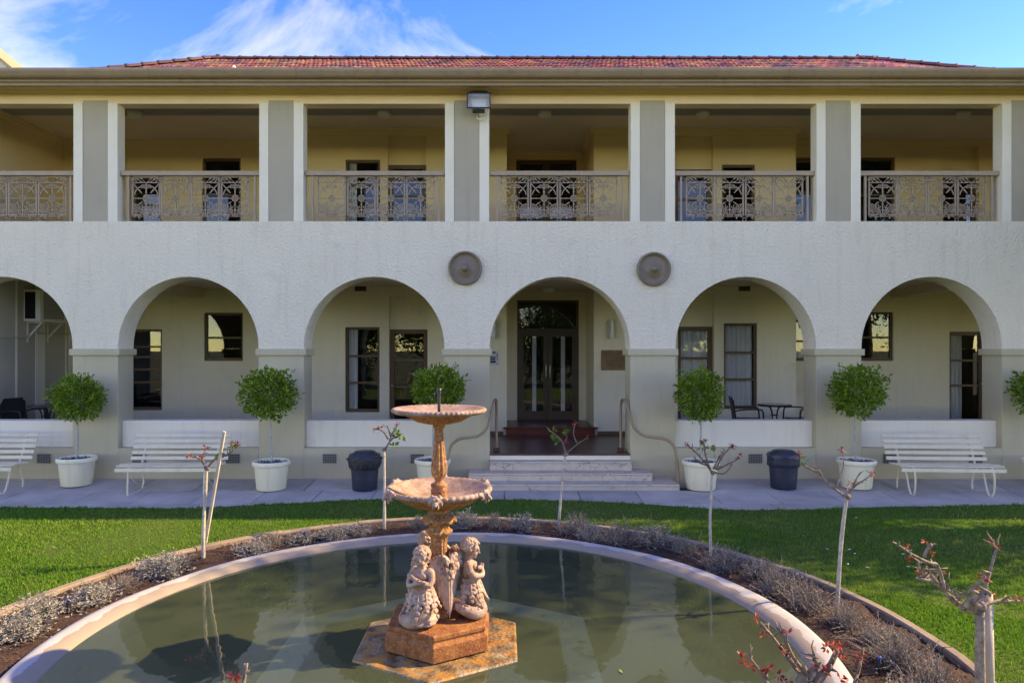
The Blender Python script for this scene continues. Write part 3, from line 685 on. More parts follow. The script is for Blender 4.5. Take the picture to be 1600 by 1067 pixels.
m = MB(); m.box(-9.5, -9.41, YF + .25, Y2, 6.60, 6.6475).box(-9.5, -9.445, YF + .25, Y2, 6.55, 6.60); m.build('cornice', 'wall_ochre', B)

# steps
sp = [(YF + .004, 11.26, BC - AR + .002, BC + AR - .002, 0.15, 0.302), (YF - .001, 11.03, -0.55, 2.43, 0.02, 0.15), (YF - .001, 10.77, -0.94, 2.80, -0.25, 0.02)]
for (yb_, yf_, xa, xb, z0, z1) in sp:
    m = MB(); m.box(xa, xb, yf_ + .018, yb_, z0, z1 - .032); o = m.build('step', 'step_marble', B, bev=.008)
    MB().box(xa, xb, yf_, yb_ , z1 - .032, z1).build('step_tread', 'step_marble', o, bev=.012)

# iron lace railing
def lace_mesh():
    m = MB(); W, H = 0.234, 0.735; D = 0.014
    def ln(a, b, w_=0.012): m.bar((a[0], 0, a[1]), (b[0], 0, b[1]), w_, D, (0, 1, 0))
    def arc(c, r, a0, a1, w_=0.012, n=10):
        p = [(c[0] + r * math.cos(R(a0 + (a1 - a0) * i / n)), c[1] + r * math.sin(R(a0 + (a1 - a0) * i / n))) for i in range(n + 1)]
        for i in range(n): ln(p[i], p[i+1], w_)
    def dot(c, r): m.ellipsoid((c[0], 0, c[1]), (r, 0.012, r), None, 8, 5)
    z0, zb = 0.0, 0.095; zm = 0.37; zt1 = 0.635
    for s in (-1, 1):
        ln((s * W, zb - .02), (s * W, H), 0.016); ln((s * W * .93, zb), (s * W * .93, H), 0.006)
        for i in range(4):                                            # lattice frieze
            a = s * W * (0.08 + 0.28 * i); ln((a, zt1), (a + s * -0.0 + s * 0.075, H - .01), 0.010)
        ln((s * W * .9, H - .01), (s * 0.05, zt1), 0.010); ln((s * 0.115, H - .01), (s * 0.02, zt1 + .015), 0.009)
        ln((s * W * .96, zt1 - .01), (s * .075, zm + .09), 0.013)     # diagonal to the wheel
        dot((s * .115, zm + .135), .017); dot((s * .150, zm + .175), .014); dot((s * .075, zm + .185), .016)
        arc((s * .055, zm + .205), .026, 90 if s > 0 else 90, 90 - s * 260, 0.010, 8)
        ln((s * .0, zm + .15), (s * .06, zm + .225), 0.009)
        dot((s * W * .93, zm), .015); dot((s * W * .93, zm + .13), .012)
        dot((s * .13, zm), .013)
        # fan in the bottom corner
        c = (s * W * .96, zb + .015)
        for r_, w_ in ((.165, .013), (.135, .008), (.045, .010)): arc(c, r_, 90, 90 + s * 90, w_, 9)
        for i in range(1, 6):
            a = R(90 + s * (i * 15)); ln((c[0] + .045 * math.cos(a), c[1] + .045 * math.sin(a)), (c[0] + .16 * math.cos(a), c[1] + .16 * math.sin(a)), 0.010)
        arc((s * .07, zb - .045), .045, 0, 180, 0.011, 7); arc((s * .165, zb - .05), .04, 0, 180, 0.010, 7); dot((s * .118, zb - .06), .015)
        ln((s * .03, zb), (s * .075, zm - .105), 0.010); arc((s * .075, zb + .16), .05, 200 if s > 0 else -20, 320 if s > 0 else -140, 0.009, 6)
        ln((s * .065, zm - .06), (s * .15, zm - .12), 0.011); dot((s * .10, zm - .085), .014)
    ln((-W, H - .006), (W, H - .006), 0.014); ln((-W, zt1), (W, zt1), 0.013); ln((-W, zb), (W, zb), 0.018); ln((-W, zm), (W, zm), 0.012)
    ln((-W, zb - .03), (W, zb - .03), 0.008)
    arc((0, zm + .02), .205, 12, 168, 0.014, 16)
    ln((0, zt1), (0, zm), 0.014); dot((0, zt1 - .07), .017); dot((0, zm + .11), .016); dot((0, zm + .165), .014)
    arc((0, zm), .052, 0, 360, 0.015, 16); arc((0, zm), .030, 0, 360, 0.009, 12)
    for i in range(8):
        a = R(i * 45 + 22.5); ln((.03 * math.cos(a), zm + .03 * math.sin(a)), (.052 * math.cos(a), zm + .052 * math.sin(a)), 0.008)
    ln((0, zm), (0, zb - .04), 0.011); dot((0, zm - .10), .016); dot((0, zb + .08), .02); dot((0, zb + .03), .016)
    arc((0, zb + .005), .075, 0, 180, 0.011, 9)
    return m.mesh('lace_panel', 'rail_taupe', fix=False)
LACE = lace_mesh()
def circ_mesh():
    m = MB(); m.tube([(0.03 * math.cos(2 * math.pi * i / 14), 0, 0.03 * math.sin(2 * math.pi * i / 14)) for i in range(14)], 0.006, 6, closed=True)
    return m.mesh('ring', 'rail_taupe', True)
RING = circ_mesh()
for k in KS:
    c = BC + k * BAY; y = YF + 0.11; xa, xb = c - AR - 0.002, c + AR + 0.002; z0 = ZT + 0.003
    m = MB(); m.box(xa, xb, y - 0.05, y + 0.04, 5.085, 5.165)
    o = m.build('railing', 'rail_taupe', B, bev=0.01); off = wloc(o)
    pc = c + (0.015 if k % 2 else -0.01)
    for xx in (xa + 0.12, xb - 0.10): MB().box(xx - .017, xx + .017, y - .017, y + .017, z0, 5.086).build('rail_post', 'rail_taupe', o)
    for i in range(4):
        link('lace_panel', LACE, None, o, Vector((pc + (i - 1.5) * 0.502, y, z0 + 0.035)) - off)
        if i < 3: link('ring', RING, None, o, Vector((pc + (i - 1) * 0.502, y, z0 + 0.045)) - off)

# eaves, beam, gutter
MB().box(XL, XR, YF + 0.016, YF + 0.25, 6.277, 6.647).build('verandah_beam', 'beam_cream', B, bev=0.006)
MB().box(XL, XR, YF - 0.012, YF + 0.016, 6.463, 6.60).build('beam_board', 'beam_cream', B, bev=0.006)
m = MB(); m.prism([(11.16, 6.505), (11.02, 6.505), (11.02, 6.47), (11.06, 6.462), (11.075, 6.425), (11.16, 6.425)], XL - .4, XR + .4, 'x'); m.build('fascia', 'gutter_brown', B)
MB().box(XL - .4, XR + .4, 11.16, YF + 0.05, 6.52, 6.60).build('soffit', 'beam_cream', B)
x = XL - .4; i = 0
while x < XR + .4:
    L_ = [2.35, 2.9, 2.6][i % 3]; x1 = min(x + L_, XR + .4); dz = -0.0015 * (i % 3)
    m = MB(); m.prism([(11.10, 6.60 + dz), (10.845, 6.625 + dz), (10.84, 6.60 + dz), (10.852, 6.575 + dz), (10.875, 6.55 + dz), (10.90, 6.525 + dz), (10.93, 6.508 + dz), (11.10, 6.506 + dz)], x, x1 - 0.004, 'x')
    m.build('gutter', 'gutter_brown', B); x = x1; i += 1

# roof
YR, ZR, PITCH = 19.0, 10.19, 0.577
XRL, XRR = -8.1, 10.1
rf = MB(); Y0 = 12.95; t = YR - Y0; z0 = ZR - PITCH * t
rf.add([(XRL - t, Y0, z0 - .06), (XRR + t, Y0, z0 - .06), (XRR, YR, ZR - .06), (XRL, YR, ZR - .06), (XRL - t, YR + t, z0), (XRR + t, YR + t, z0)],
       [(0, 1, 2, 3), (0, 3, 4), (1, 5, 2), (3, 2, 5, 4)])
rf.add([(XL - .4, 10.98, 6.60), (XR + .4, 10.98, 6.60), (XR + .4, Y0 + .3, z0 - .05), (XL - .4, Y0 + .3, z0 - .05)], [(0, 1, 2, 3)])
roof = rf.build('roof', 'roof_metal', B)
def tiles():
    V, Fc = [], []; S = math.hypot(1, PITCH); cw, cl = 0.235, 0.33; nrow = int((YR - 13.0) * S / cl)
    prof = [(0.0, 0.0), (0.06, 0.028), (0.13, 0.0), (0.19, 0.022), (0.26, 0.002)]
    for r_ in range(nrow):
        yt = YR - r_ * cl / S; yb = yt - cl / S
        xa, xb = XRL - (YR - yb), XRR + (YR - yb); n = int((xb - xa) / cw)
        for i in range(n):
            x = xa + i * cw + (0.5 * cw if r_ % 2 else 0); b = len(V); j = random.uniform(-.004, .004)
            for (yy, lift) in ((yb - 0.03, 0.035), (yt, 0.006)):
                zz = ZR - PITCH * (YR - yy)
                for (dx, dz) in prof: V.append((x + dx, yy, zz + dz + lift + j))
            zz = ZR - PITCH * (YR - yb + 0.03)
            for (dx, dz) in prof: V.append((x + dx, yb - 0.03, zz + dz + 0.012 + j))
            for q in range(4):
                Fc.append((b + q, b + q + 1, b + 5 + q + 1, b + 5 + q)); Fc.append((b + 10 + q, b + 10 + q + 1, b + q + 1, b + q))
    off = wloc(roof); V = np.array(V) - np.array(off)
    return np_mesh('roof_tiles', V, Fc)
o = link('roof_tiles', tiles(), 'roof_tile', roof); o['kind'] = 'stuff'
def cap_mesh():
    m = MB(); n = 9; b = 0
    for (yy, rr) in ((0, .115), (.36, .10), (.37, .13), (.43, .13)):
        for i in range(n):
            a = math.pi * i / (n - 1); m.v.append((yy, rr * math.cos(a), rr * 0.8 * math.sin(a)))
    for q in range(3):
        for i in range(n - 1): m.f.append((q*n + i, q*n + i + 1, (q+1)*n + i + 1, (q+1)*n + i))
    m.f.append(tuple(3*n + i for i in range(n))); m.f.append(tuple(i for i in reversed(range(n))))
    return m.mesh('ridge_tile', 'ridge_tile')
CAP = cap_mesh()
def caps(p, q):
    p, q = Vector(p), Vector(q); d = q - p; L_ = d.length; n = int(L_ / 0.42); d.normalize(); off = wloc(roof)
    for i in range(n + 1):
        o = link('ridge_tile', CAP, None, roof, p + d * (i * 0.42) - off)
        o.rotation_euler = (0, -math.asin(d.z), math.atan2(d.y, d.x))
caps((XRL, YR, ZR + .01), (XRR, YR, ZR + .01))
for (x, s) in ((XRL, -1), (XRR, 1)): caps((x + s * 2.6, YR - 2.6, ZR - PITCH * 2.6 + .03), (x, YR, ZR + .03))
v = P(365.5, 107, 17.3); MB().lathe([(0, .09), (.03, .085), (.05, .05), (.055, -.1)], 12, (v.x, 17.3, v.z - .02)).build('vent_cowl', 'post_white', roof, smooth=True)

# round medallions on the stucco
for (px, py) in ((727, 419.5), (1021, 421)):
    x, z = Xp(px, YF), Zp(py, YF); m = MB()
    prof = [(.285, 0), (.285, .03), (.275, .045), (.262, .05), (.248, .045), (.238, .022), (.225, .018), (.15, .024), (.10, .042), (.085, .05), (.07, .048), (.066, .052), (.058, .07), (.03, .085), (.0, .09)]
    N = 48
    for i in range(N):
        a = 2 * math.pi * i / N
        for (r_, d) in prof: m.v.append((x + r_ * math.cos(a), YF - d * 1.7, z + r_ * math.sin(a)))
    k_ = len(prof)
    for i in range(N):
        for j in range(k_ - 1): m.f.append((i*k_ + j, ((i+1) % N)*k_ + j, ((i+1) % N)*k_ + j + 1, i*k_ + j + 1))
    m.build('medallion', 'medallion', B, smooth=True)

# neighbouring house at the far left
nb = empty('neighbouring_house', (-19.4, 22.5, 0), R(35), 'white neighbouring gable with cream verge board behind the left end of the roof', 'building')
def nbz(px, py): return None
GX, GZt = 3.95, 11.05
MB().prism([(-GX, -.2), (GX, -.2), (GX, 10.9), (0, 14.0), (-GX, 10.9)], -0.0, 8.0, 'y').build('wall', 'neighbour_wall', nb, local=True)
for s in (-1, 1):
    m = MB(); m.prism([(0, 14.0), (s * (GX + .35), 10.62), (s * (GX + .35), 10.95), (0, 14.34)], -0.35, 8.3, 'y'); m.build('verge_board', 'neighbour_trim', nb, local=True)
# ------------------------------------------------------------------ pool, bed, edging
PO = empty('fountain_pool', POOL, 0, 'large round concrete pool with stained pale rim around the fountain', 'pool'); PO.scale = (PSC, PSC, 1)
def wob(r, z, a, i):
    k = mnoise.noise(Vector((math.cos(a) * 2.2, math.sin(a) * 2.2, i * 0.15)))
    return r + 0.012 * k, z + 0.006 * mnoise.noise(Vector((math.cos(a) * 3, math.sin(a) * 3, 5)))
prof = [(2.85, -.3), (2.855, -.06), (2.85, -.015), (2.83, .006), (2.79, .014), (2.74, .012), (2.70, .004), (2.665, -.010), (2.635, -.030), (2.61, -.06), (2.595, -.12), (2.59, -.6)]
m = MB().lathe(prof, 240, (0, 0, 0), wob); m.build('rim', 'rim_concrete', PO, smooth=True, local=True)
m = MB().lathe([(2.6, -.46), (1.3, -.5), (0.0, -.5)], 96); m.build('pool_floor', 'pool_deep', PO, smooth=True, local=True)
def hexring(ro, ri, z0, z1, rot=90.0):
    m = MB(); 
    for (r_, z) in ((ri, z0), (ro, z0), (ro, z1), (ri, z1)):
        for i in range(6): m.v.append((r_ * math.cos(R(rot + 60 * i)), r_ * math.sin(R(rot + 60 * i)), z))
    for q in range(4):
        for i in range(6):
            m.f.append((q*6 + i, q*6 + (i+1) % 6, ((q+1) % 4)*6 + (i+1) % 6, ((q+1) % 4)*6 + i))
    return m
hexring(1.37, 1.09, -.6, -.13).build('submerged_ledge', 'ledge', PO, local=True, bev=0.02)
wt = MB().lathe([(2.63, 0), (2.0, 0), (1.4, 0), (0.7, 0), (0.0, 0)], 96)
wo = wt.build('water', 'pond_water'); wo.location = (POOL.x, POOL.y, -0.042); wo.scale = (PSC, PSC, 1); tag(wo, kind='structure')

def bed():
    V, Fc = [], []; NA, NR = 420, 16
    for i in range(NA):
        a = 2 * math.pi * i / NA
        for j in range(NR):
            r_ = 2.82 + (RE - 2.82) * j / (NR - 1); x, y = r_ * math.cos(a), r_ * math.sin(a)
            z = -0.085 + 0.03 * mnoise.noise(Vector((x * 3, y * 3, 0))) + 0.018 * mnoise.noise(Vector((x * 11, y * 11, 4))) + 0.03 * math.sin(math.pi * j / (NR - 1))
            V.append((x, y, z))
    for i in range(NA):
        for j in range(NR - 1): Fc.append((i*NR + j, i*NR + j + 1, ((i+1) % NA)*NR + j + 1, ((i+1) % NA)*NR + j))
    return np_mesh('flower_bed', V, Fc, True)
bo = link('flower_bed', bed(), 'soil', None, POOL); tag(bo, kind='structure')
def chips():
    n = 9000; a = rng.uniform(R(-75), R(255), n); r_ = rng.uniform(2.88, RE - 0.03, n)
    X = POOL.x + r_ * np.cos(a); Y = POOL.y + r_ * np.sin(a); s = rng.uniform(0.006, 0.022, n)
    Z = -0.075 + 0.03 * np.sin(np.pi * (r_ - 2.82) / (RE - 2.82)) + rng.uniform(-.006, .012, n)
    V = np.empty((n, 4, 3)); d = rng.normal(size=(n, 2, 3)); d[:, :, 2] *= 0.5
    d /= np.linalg.norm(d, axis=2, keepdims=True); c = np.stack([X, Y, Z], 1)
    V[:, 0] = c - d[:, 0] * s[:, None]; V[:, 1] = c + d[:, 1] * s[:, None] * .5; V[:, 2] = c + d[:, 0] * s[:, None]; V[:, 3] = c - d[:, 1] * s[:, None] * .5
    return np_mesh('mulch', V.reshape(-1, 3), np.arange(n * 4).reshape(-1, 4))
mo = link('mulch', chips(), 'mulch'); tag(mo, 'dark bark chips and clods scattered over the ring bed', 'mulch', kind='stuff')
EG = empty('garden_edging', POOL, 0, 'low tan concrete kerb curving between lawn and ring flower bed', 'edging')
def edge_piece(a0, a1, rnd):
    n = 6; m = MB(); dz = rnd.uniform(-.006, .006); dr = rnd.uniform(-.012, .012)
    pf = [(-.036, -.2), (-.038, -.056), (-.026, -.043), (.034, -.041), (.046, -.056), (.048, -.2)]
    for i in range(n + 1):
        a = a0 + (a1 - a0) * i / n; wv = 0.012 * mnoise.noise(Vector((math.cos(a) * 9, math.sin(a) * 9, 0)))
        for (r_, z) in pf: m.v.append(((RE + r_ + dr + wv) * math.cos(a), (RE + r_ + dr + wv) * math.sin(a), z + dz))
    k = len(pf)
    for i in range(n):
        for j in range(k - 1): m.f.append((i*k + j, (i+1)*k + j, (i+1)*k + j + 1, i*k + j + 1))
    m.f.append(tuple(range(k))); m.f.append(tuple(n*k + j for j in reversed(range(k))))
    return m
rr_ = random.Random(3); a = R(-130)
while a < R(230) - 0.1:
    d = rr_.uniform(0.20, 0.27)
    edge_piece(a, min(a + d - 0.0015, R(230)), rr_).build('kerb_piece', 'edging', EG, local=True, smooth=False); a += d
ho = MB().tube([(POOL.x + 2.925 * math.cos(R(t_)), POOL.y + 2.925 * math.sin(R(t_)), -0.045 + 0.012 * math.sin(t_ * .35)) for t_ in np.arange(-62, 34, 2.0)], 0.0115, 8)
tag(ho.build('irrigation_hose', 'black', smooth=True), 'black drip hose lying against the outside of the pool rim', 'hose')

# ------------------------------------------------------------------ fountain
FO = empty('fountain', (POOL.x + .027, POOL.y, 0), 0, 'rusty pink cast-iron two-tier fountain with winged cherubs in the pool', 'fountain')
def hexloft(levels, rot=90.0):
    m = MB()
    for (r_, z) in levels:
        for i in range(6): m.v.append((r_ * math.cos(R(rot + 60 * i)), r_ * math.sin(R(rot + 60 * i)), z))
    for q in range(len(levels) - 1):
        for i in range(6): m.f.append((q*6 + i, q*6 + (i+1) % 6, (q+1)*6 + (i+1) % 6, (q+1)*6 + i))
    m.f.append(tuple(range(6))); m.f.append(tuple((len(levels)-1)*6 + i for i in reversed(range(6))))
    return m
hexloft([(.68, -.55), (.68, -.05), (.668, -.030)]).build('plinth', 'plinth_stone', FO, local=True, bev=0.01)
hexloft([(.43, -.02), (.43, .085), (.405, .105), (.40, .118), (.41, .125), (.41, .152), (.40, .16)]).build('base', 'iron_base', FO, local=True, bev=0.005)
def flute(n_, amt, lo_=-9, hi_=9):
    return lambda r_, z, a, i: (r_ * (1 + (amt * (abs(math.sin(n_ * a / 2)) - .5) if lo_ <= z <= hi_ else 0)), z)
def colmod(r_, z, a, i):
    if r_ > .088: return r_ * (1 + .16 * (abs(math.cos(4 * a)) - .6)), z - .02 * abs(math.cos(4 * a)) * (r_ > .1)
    return r_ * (1 + .12 * (abs(math.sin(7 * a)) - .5)), z
cp = [(.085, .155), (.085, .19), (.07, .21), (.058, .25), (.055, .5), (.058, .70), (.062, .745), (.082, .765), (.097, .785), (.094, .80), (.078, .805), (.066, .82), (.072, .845), (.092, .862), (.122, .872), (.130, .885), (.122, .90), (.095, .91), (.066, .925), (.055, .94), (.06, .96)]
m = MB().lathe(cp, 96, (0, 0, 0), colmod); m.build('column', 'iron_rust', FO, smooth=True, local=True)
def gad(ng, r0):
    return lambda r_, z, a, i: ((r_ + (.007 * (abs(math.sin(ng * a / 2)) - .6) if r_ > r0 else 0)), z + (.004 * (abs(math.sin(ng * a / 2)) - .6) if r_ > r0 else 0))
lb = [(.05, .955), (.12, .962), (.20, .985), (.27, 1.018), (.33, 1.055), (.362, 1.075), (.372, 1.078), (.388, 1.084), (.399, 1.097), (.398, 1.113), (.386, 1.123), (.368, 1.121), (.352, 1.110), (.30, 1.078), (.22, 1.045), (.13, 1.022), (.05, 1.015)]
m = MB().lathe(lb[5:], 240, (0, 0, 0), gad(48, .37)); lbo = m.build('lower_basin', 'iron_basin', FO, smooth=True, local=True)
MB().lathe(lb[:6], 96).build('bowl_underside', 'iron_rust', lbo, smooth=True, local=True)
ub = [(.035, 1.592), (.10, 1.598), (.17, 1.615), (.225, 1.645), (.255, 1.662), (.265, 1.668), (.31, 1.676), (.335, 1.678), (.351, 1.686), (.357, 1.699), (.350, 1.711), (.334, 1.715), (.315, 1.708), (.26, 1.69), (.15, 1.672), (.0, 1.664)]
m = MB().lathe(ub[6:], 240, (0, 0, 0), gad(60, .32)); ubo = m.build('upper_basin', 'iron_basin', FO, smooth=True, local=True)
MB().lathe(ub[:7], 96).build('bowl_underside', 'iron_rust', ubo, smooth=True, local=True)
sp_ = [(.058, 1.0), (.06, 1.09), (.064, 1.10), (.055, 1.112), (.063, 1.125), (.062, 1.142), (.045, 1.152), (.029, 1.163), (.033, 1.178), (.047, 1.20), (.056, 1.235), (.057, 1.275), (.050, 1.33), (.041, 1.40), (.034, 1.48), (.031, 1.545), (.036, 1.56), (.045, 1.57), (.045, 1.582), (.038, 1.60)]
m = MB().lathe(sp_, 72, (0, 0, 0), lambda r_, z, a, i: (r_ * (1 + (.16 * (abs(math.sin(5 * a)) - .5) if 1.19 < z < 1.55 else 0)), z)); m.build('stem', 'iron_rust', FO, smooth=True, local=True)
MB().lathe([(.0, 1.66), (.011, 1.66), (.0115, 1.74), (.012, 1.80), (.017, 1.845), (.0175, 1.862), (.013, 1.862), (.011, 1.83), (0, 1.83)], 16).build('nozzle', 'nozzle', FO, smooth=True, local=True)
# lion-mask spouts on the lower basin
mk = MB()
mk.ellipsoid((0, 0, 0), (.034, .03, .036)); mk.ellipsoid((0, -.028, -.018), (.018, .022, .016)); mk.ellipsoid((0, -.042, -.03), (.010, .016, .010))
for s in (-1, 1):
    mk.ellipsoid((s * .026, -.004, .03), (.011, .01, .013)); mk.ellipsoid((s * .013, -.027, .008), (.010, .008, .008)); mk.ellipsoid((s * .038, .004, -.02), (.014, .016, .024)); mk.ellipsoid((s * .03, .01, .012), (.018, .016, .02))
    mk.ellipsoid((s * .06, .012, .004), (.028, .016, .016)); mk.ellipsoid((s * .018, -.012, -.046), (.008, .01, .018))
MASK = remeshed(mk, 'lion_mask', 'iron_pale', .005, 1)
for an in (-88, -148, -28, 32, 152, 92):
    o = link('lion_mask', MASK, None, lbo, (.402 * math.cos(R(an)), .402 * math.sin(R(an)), 1.105)); o.rotation_euler = (0, 0, R(an + 90))

# cherub: head, torso and arms as one surface, then hair, leafy tail and wings
def limb(mb, pts, rs, n=10):
    mb.tube(smoothpath(pts, 4), [rs[0] + (rs[-1] - rs[0]) * i / (4 * (len(pts) - 1)) for i in range(4 * (len(pts) - 1) + 1)], n)
    for p, r_ in zip(pts, [rs[0] + (rs[-1] - rs[0]) * i / (len(pts) - 1) for i in range(len(pts))]): mb.ellipsoid(p, (r_, r_, r_))
HR = Matrix.Rotation(R(20), 3, 'X'); HC = Vector((0, -.012, .500))
def H(p): return HR @ Vector(p) + HC
def cherub_body():
    b = MB()
    b.ellipsoid((0, .0, .235), (.074, .064, .07)); b.ellipsoid((0, -.016, .290), (.066, .058, .055)); b.ellipsoid((0, -.002, .360), (.070, .054, .060))
    b.ellipsoid((0, .012, .33), (.062, .044, .08)); b.ellipsoid((0, .0, .425), (.028, .030, .045))
    for s in (-1, 1):
        b.ellipsoid((s * .060, .002, .393), (.034, .032, .030)); b.ellipsoid((s * .03, -.04, .368), (.03, .02, .026))
        for c, r_ in (((.022, -.040, -.022), (.021, .020, .021)), ((.020, -.056, .016), (.016, .007, .0055)), ((.019, -.055, .001), (.0085, .007, .0055)), ((.053, .0, -.008), (.008, .013, .016))):
            b.ellipsoid(H((s * c[0], c[1], c[2])), r_, HR)
    for c, r_ in (((0, .006, .012), (.055, .064, .058)), ((0, -.018, -.016), (.045, .047, .050)), ((0, -.050, -.052), (.014, .014, .011)), ((0, -.069, -.012), (.0075, .011, .010)), ((0, -.063, .004), (.0058, .006, .012)), ((0, -.061, -.033), (.0115, .0065, .0036)), ((0, -.059, -.041), (.0095, .0065, .0040))):
        b.ellipsoid(H(c), r_, HR)
    # arms folded over the chest, hands on the opposite breast
    for s, dz, dy in ((1, .012, -.004), (-1, -.016, -.018)):
        limb(b, [(s * .070, .002, .390), (s * .086, -.014, .345), (s * .082, -.040, .315)], [.028, .024])
        limb(b, [(s * .082, -.040, .315), (s * .042, -.076 + dy, .324 + dz), (-s * .008, -.080 + dy, .345 + dz)], [.0235, .0155])
        px_, pz = -s * .028, .354 + dz
        b.ellipsoid((px_, -.080 + dy, pz), (.021, .0105, .016))
        for f, (ln_, up) in enumerate(((.034, .014), (.039, .006), (.036, -.003), (.028, -.011))):
            p0 = Vector((px_ - s * .012, -.082 + dy, pz + up * .9)); p1 = p0 + Vector((-s * ln_ * .55, .005, .004)); p2 = p1 + Vector((-s * ln_ * .42, .014, .001))
            limb(b, [p0, p1, p2], [.0058, .0045], 8)
        limb(b, [(px_ + s * .004, -.084 + dy, pz + .012), (px_ - s * .006, -.088 + dy, pz + .025), (px_ - s * .014, -.084 + dy, pz + .033)], [.0062, .0048], 8)
    return remeshed(b, 'body', 'iron_pale', .0028, 1, 0.5)
def cherub_hair():
    b = MB(); r_ = random.Random(5)
    b.ellipsoid(H((0, .014, .020)), (.055, .060, .055), HR)
    for i in range(420):
        th = math.acos(r_.uniform(-.6, 1)); ph = r_.uniform(0, 2 * math.pi)
        d = Vector((math.sin(th) * math.cos(ph), math.sin(th) * math.sin(ph), math.cos(th)))
        if d.y < -.12 and d.z < .42 + .25 * (d.y < -.6): continue
        p = Vector((d.x * .057, .006 + d.y * .066, .012 + d.z * .060))
        q = r_.uniform(.0065, .0105); b.ellipsoid(H(p), (q, q * r_.uniform(.7, 1.4), q * r_.uniform(.7, 1.2)), None, 8, 6)
    return remeshed(b, 'hair', 'iron_pale', .0032, 0, 0.5)
def leafshape(b, p0, p1, w_, t_, out):
    # acanthus leaf: scalloped blade, raised spine, curled tip
    p0, p1 = Vector(p0), Vector(p1); ax = (p1 - p0); L_ = ax.length; ax.normalize(); o_ = (Vector(out) - ax * ax.dot(Vector(out))).normalized(); sd_ = ax.cross(o_).normalized()
    rot = Matrix((sd_, o_, ax)).transposed()
    for k, pr in enumerate((.62, .95, 1.0, .82, .55, .28)):
        f = .06 + .18 * k; c = p0.lerp(p1, f) + o_ * (.006 + .016 * f * f)
        for s in (-1, 1):
            q = (sd_ * s * .9 + ax * .45).normalized(); e = q.cross(o_).normalized()
            b.ellipsoid(c + sd_ * s * w_ * .20 * pr, (L_ * .085, t_, w_ * .36 * pr), Matrix((e, o_, q)).transposed(), 8, 8)
    b.ellipsoid(p0.lerp(p1, .5) + o_ * .013, (w_ * .07, t_ * 1.1, L_ * .5), rot, 8, 8); b.ellipsoid(p1 + o_ * .020, (w_ * .10, t_ * .8, L_ * .05), rot, 8, 6)
def cherub_tail():
    b = MB()
    pts = [(0, 0, .262), (.004, -.006, .20), (.012, -.022, .13), (.0, -.045, .075), (-.055, -.075, .055), (-.115, -.04, .055), (-.125, .035, .085), (-.085, .085, .10), (-.03, .10, .07)]
    rs = [.070, .079, .084, .078, .060, .047, .037, .028, .018]; sm = smoothpath(pts, 5)
    b.tube(sm, [float(np.interp(i / 5, range(9), rs)) for i in range(41)], 14)
    b.ellipsoid((.03, .0, .05), (.085, .085, .055)); b.ellipsoid((0, 0, .262), (.070, .064, .03)); b.ellipsoid((.01, -.02, .04), (.11, .10, .028))
    for i in range(90):                                  # scales along the tail
        t_ = 15 + 25 * i / 89; pp = sm[int(t_)]; rr_ = float(np.interp(t_ / 5, range(9), rs)); an = i * 2.4
        b.ellipsoid(pp + Vector((math.cos(an) * rr_ * .6, math.sin(an) * rr_ * .6, rr_ * .75)), (.010, .010, .007), None, 8, 5)
    for i in range(8):
        an = R(-205 + i * 33); d = Vector((math.cos(an), math.sin(an), 0)); u = .045 * (i % 2)
        leafshape(b, Vector((0, 0, .285)) + d * .058, Vector((.01 * d.x, -.01, .085 + u)) + d * (.118 - .012 * (i % 2)), .072, .0095, d)
    leafshape(b, (-.05, .10, .075), (.04, .13, .12), .05, .008, (0, 1, .2)); leafshape(b, (-.05, .10, .075), (.03, .14, .03), .045, .008, (0, 1, .4))
    return remeshed(b, 'leafy_tail', 'iron_pale', .0032, 0, 0.5)
def cherub_wing():
    b = MB(); W_ = Matrix.Rotation(R(25), 3, 'Z')
    def w(p): return W_ @ Vector(p)
    limb(b, [w((.015, .035, .365)), w((.06, .05, .41)), w((.105, .058, .465)), w((.145, .060, .475)), w((.178, .060, .44))], [.024, .015])
    b.ellipsoid(w((.075, .052, .375)), (.052, .014, .055))
    for i in range(8):                                   # long flight feathers, shingled
        x0 = .062 + .0155 * i; x1 = .082 + .0145 * i; z1 = .235 - .030 * i
        p0 = w((x0, .056 + .0035 * (i % 2), .435)); p1 = w((x1, .056 + .0035 * (i % 2), max(.02, z1))); ax = (p1 - p0); L_ = ax.length; ax.normalize(); fr_ = W_ @ Vector((0, 1, 0)); sd_ = ax.cross(fr_).normalized()
        b.ellipsoid((p0 + p1) / 2, (.0105, .0105, L_ / 2), Matrix((sd_, fr_, ax)).transposed(), 10, 12)
    for row in range(5):
        for i in range(6 if row < 3 else 7):
            b.ellipsoid(w((.052 + .021 * i + .010 * (row % 2), .046, .452 - .034 * row + .008 * i - (.03 if i > 4 else 0))), (.0125, .0105, .021), W_ @ Matrix.Rotation(R(-14), 3, 'Y'), 8, 6)
    return remeshed(b, 'wing', 'iron_pale', .0030, 0, 0.5)
CB, CHR, CT, CW = cherub_body(), cherub_hair(), cherub_tail(), cherub_wing()
for an in (-117, 2, 122):
    d = Vector((math.cos(R(an)), math.sin(R(an)), 0))
    o = link('cherub', CB, None, FO, d * .225 + Vector((0, 0, .158))); o.rotation_euler = (R(-4) * 0, 0, R(an + 90)); o.scale = (1.04, 1.04, 1.0)
    link('hair', CHR, None, o); link('leafy_tail', CT, None, o); link('wing', CW, None, o)
    w_ = link('wing', CW, None, o); w_.scale = (-1, 1, 1)

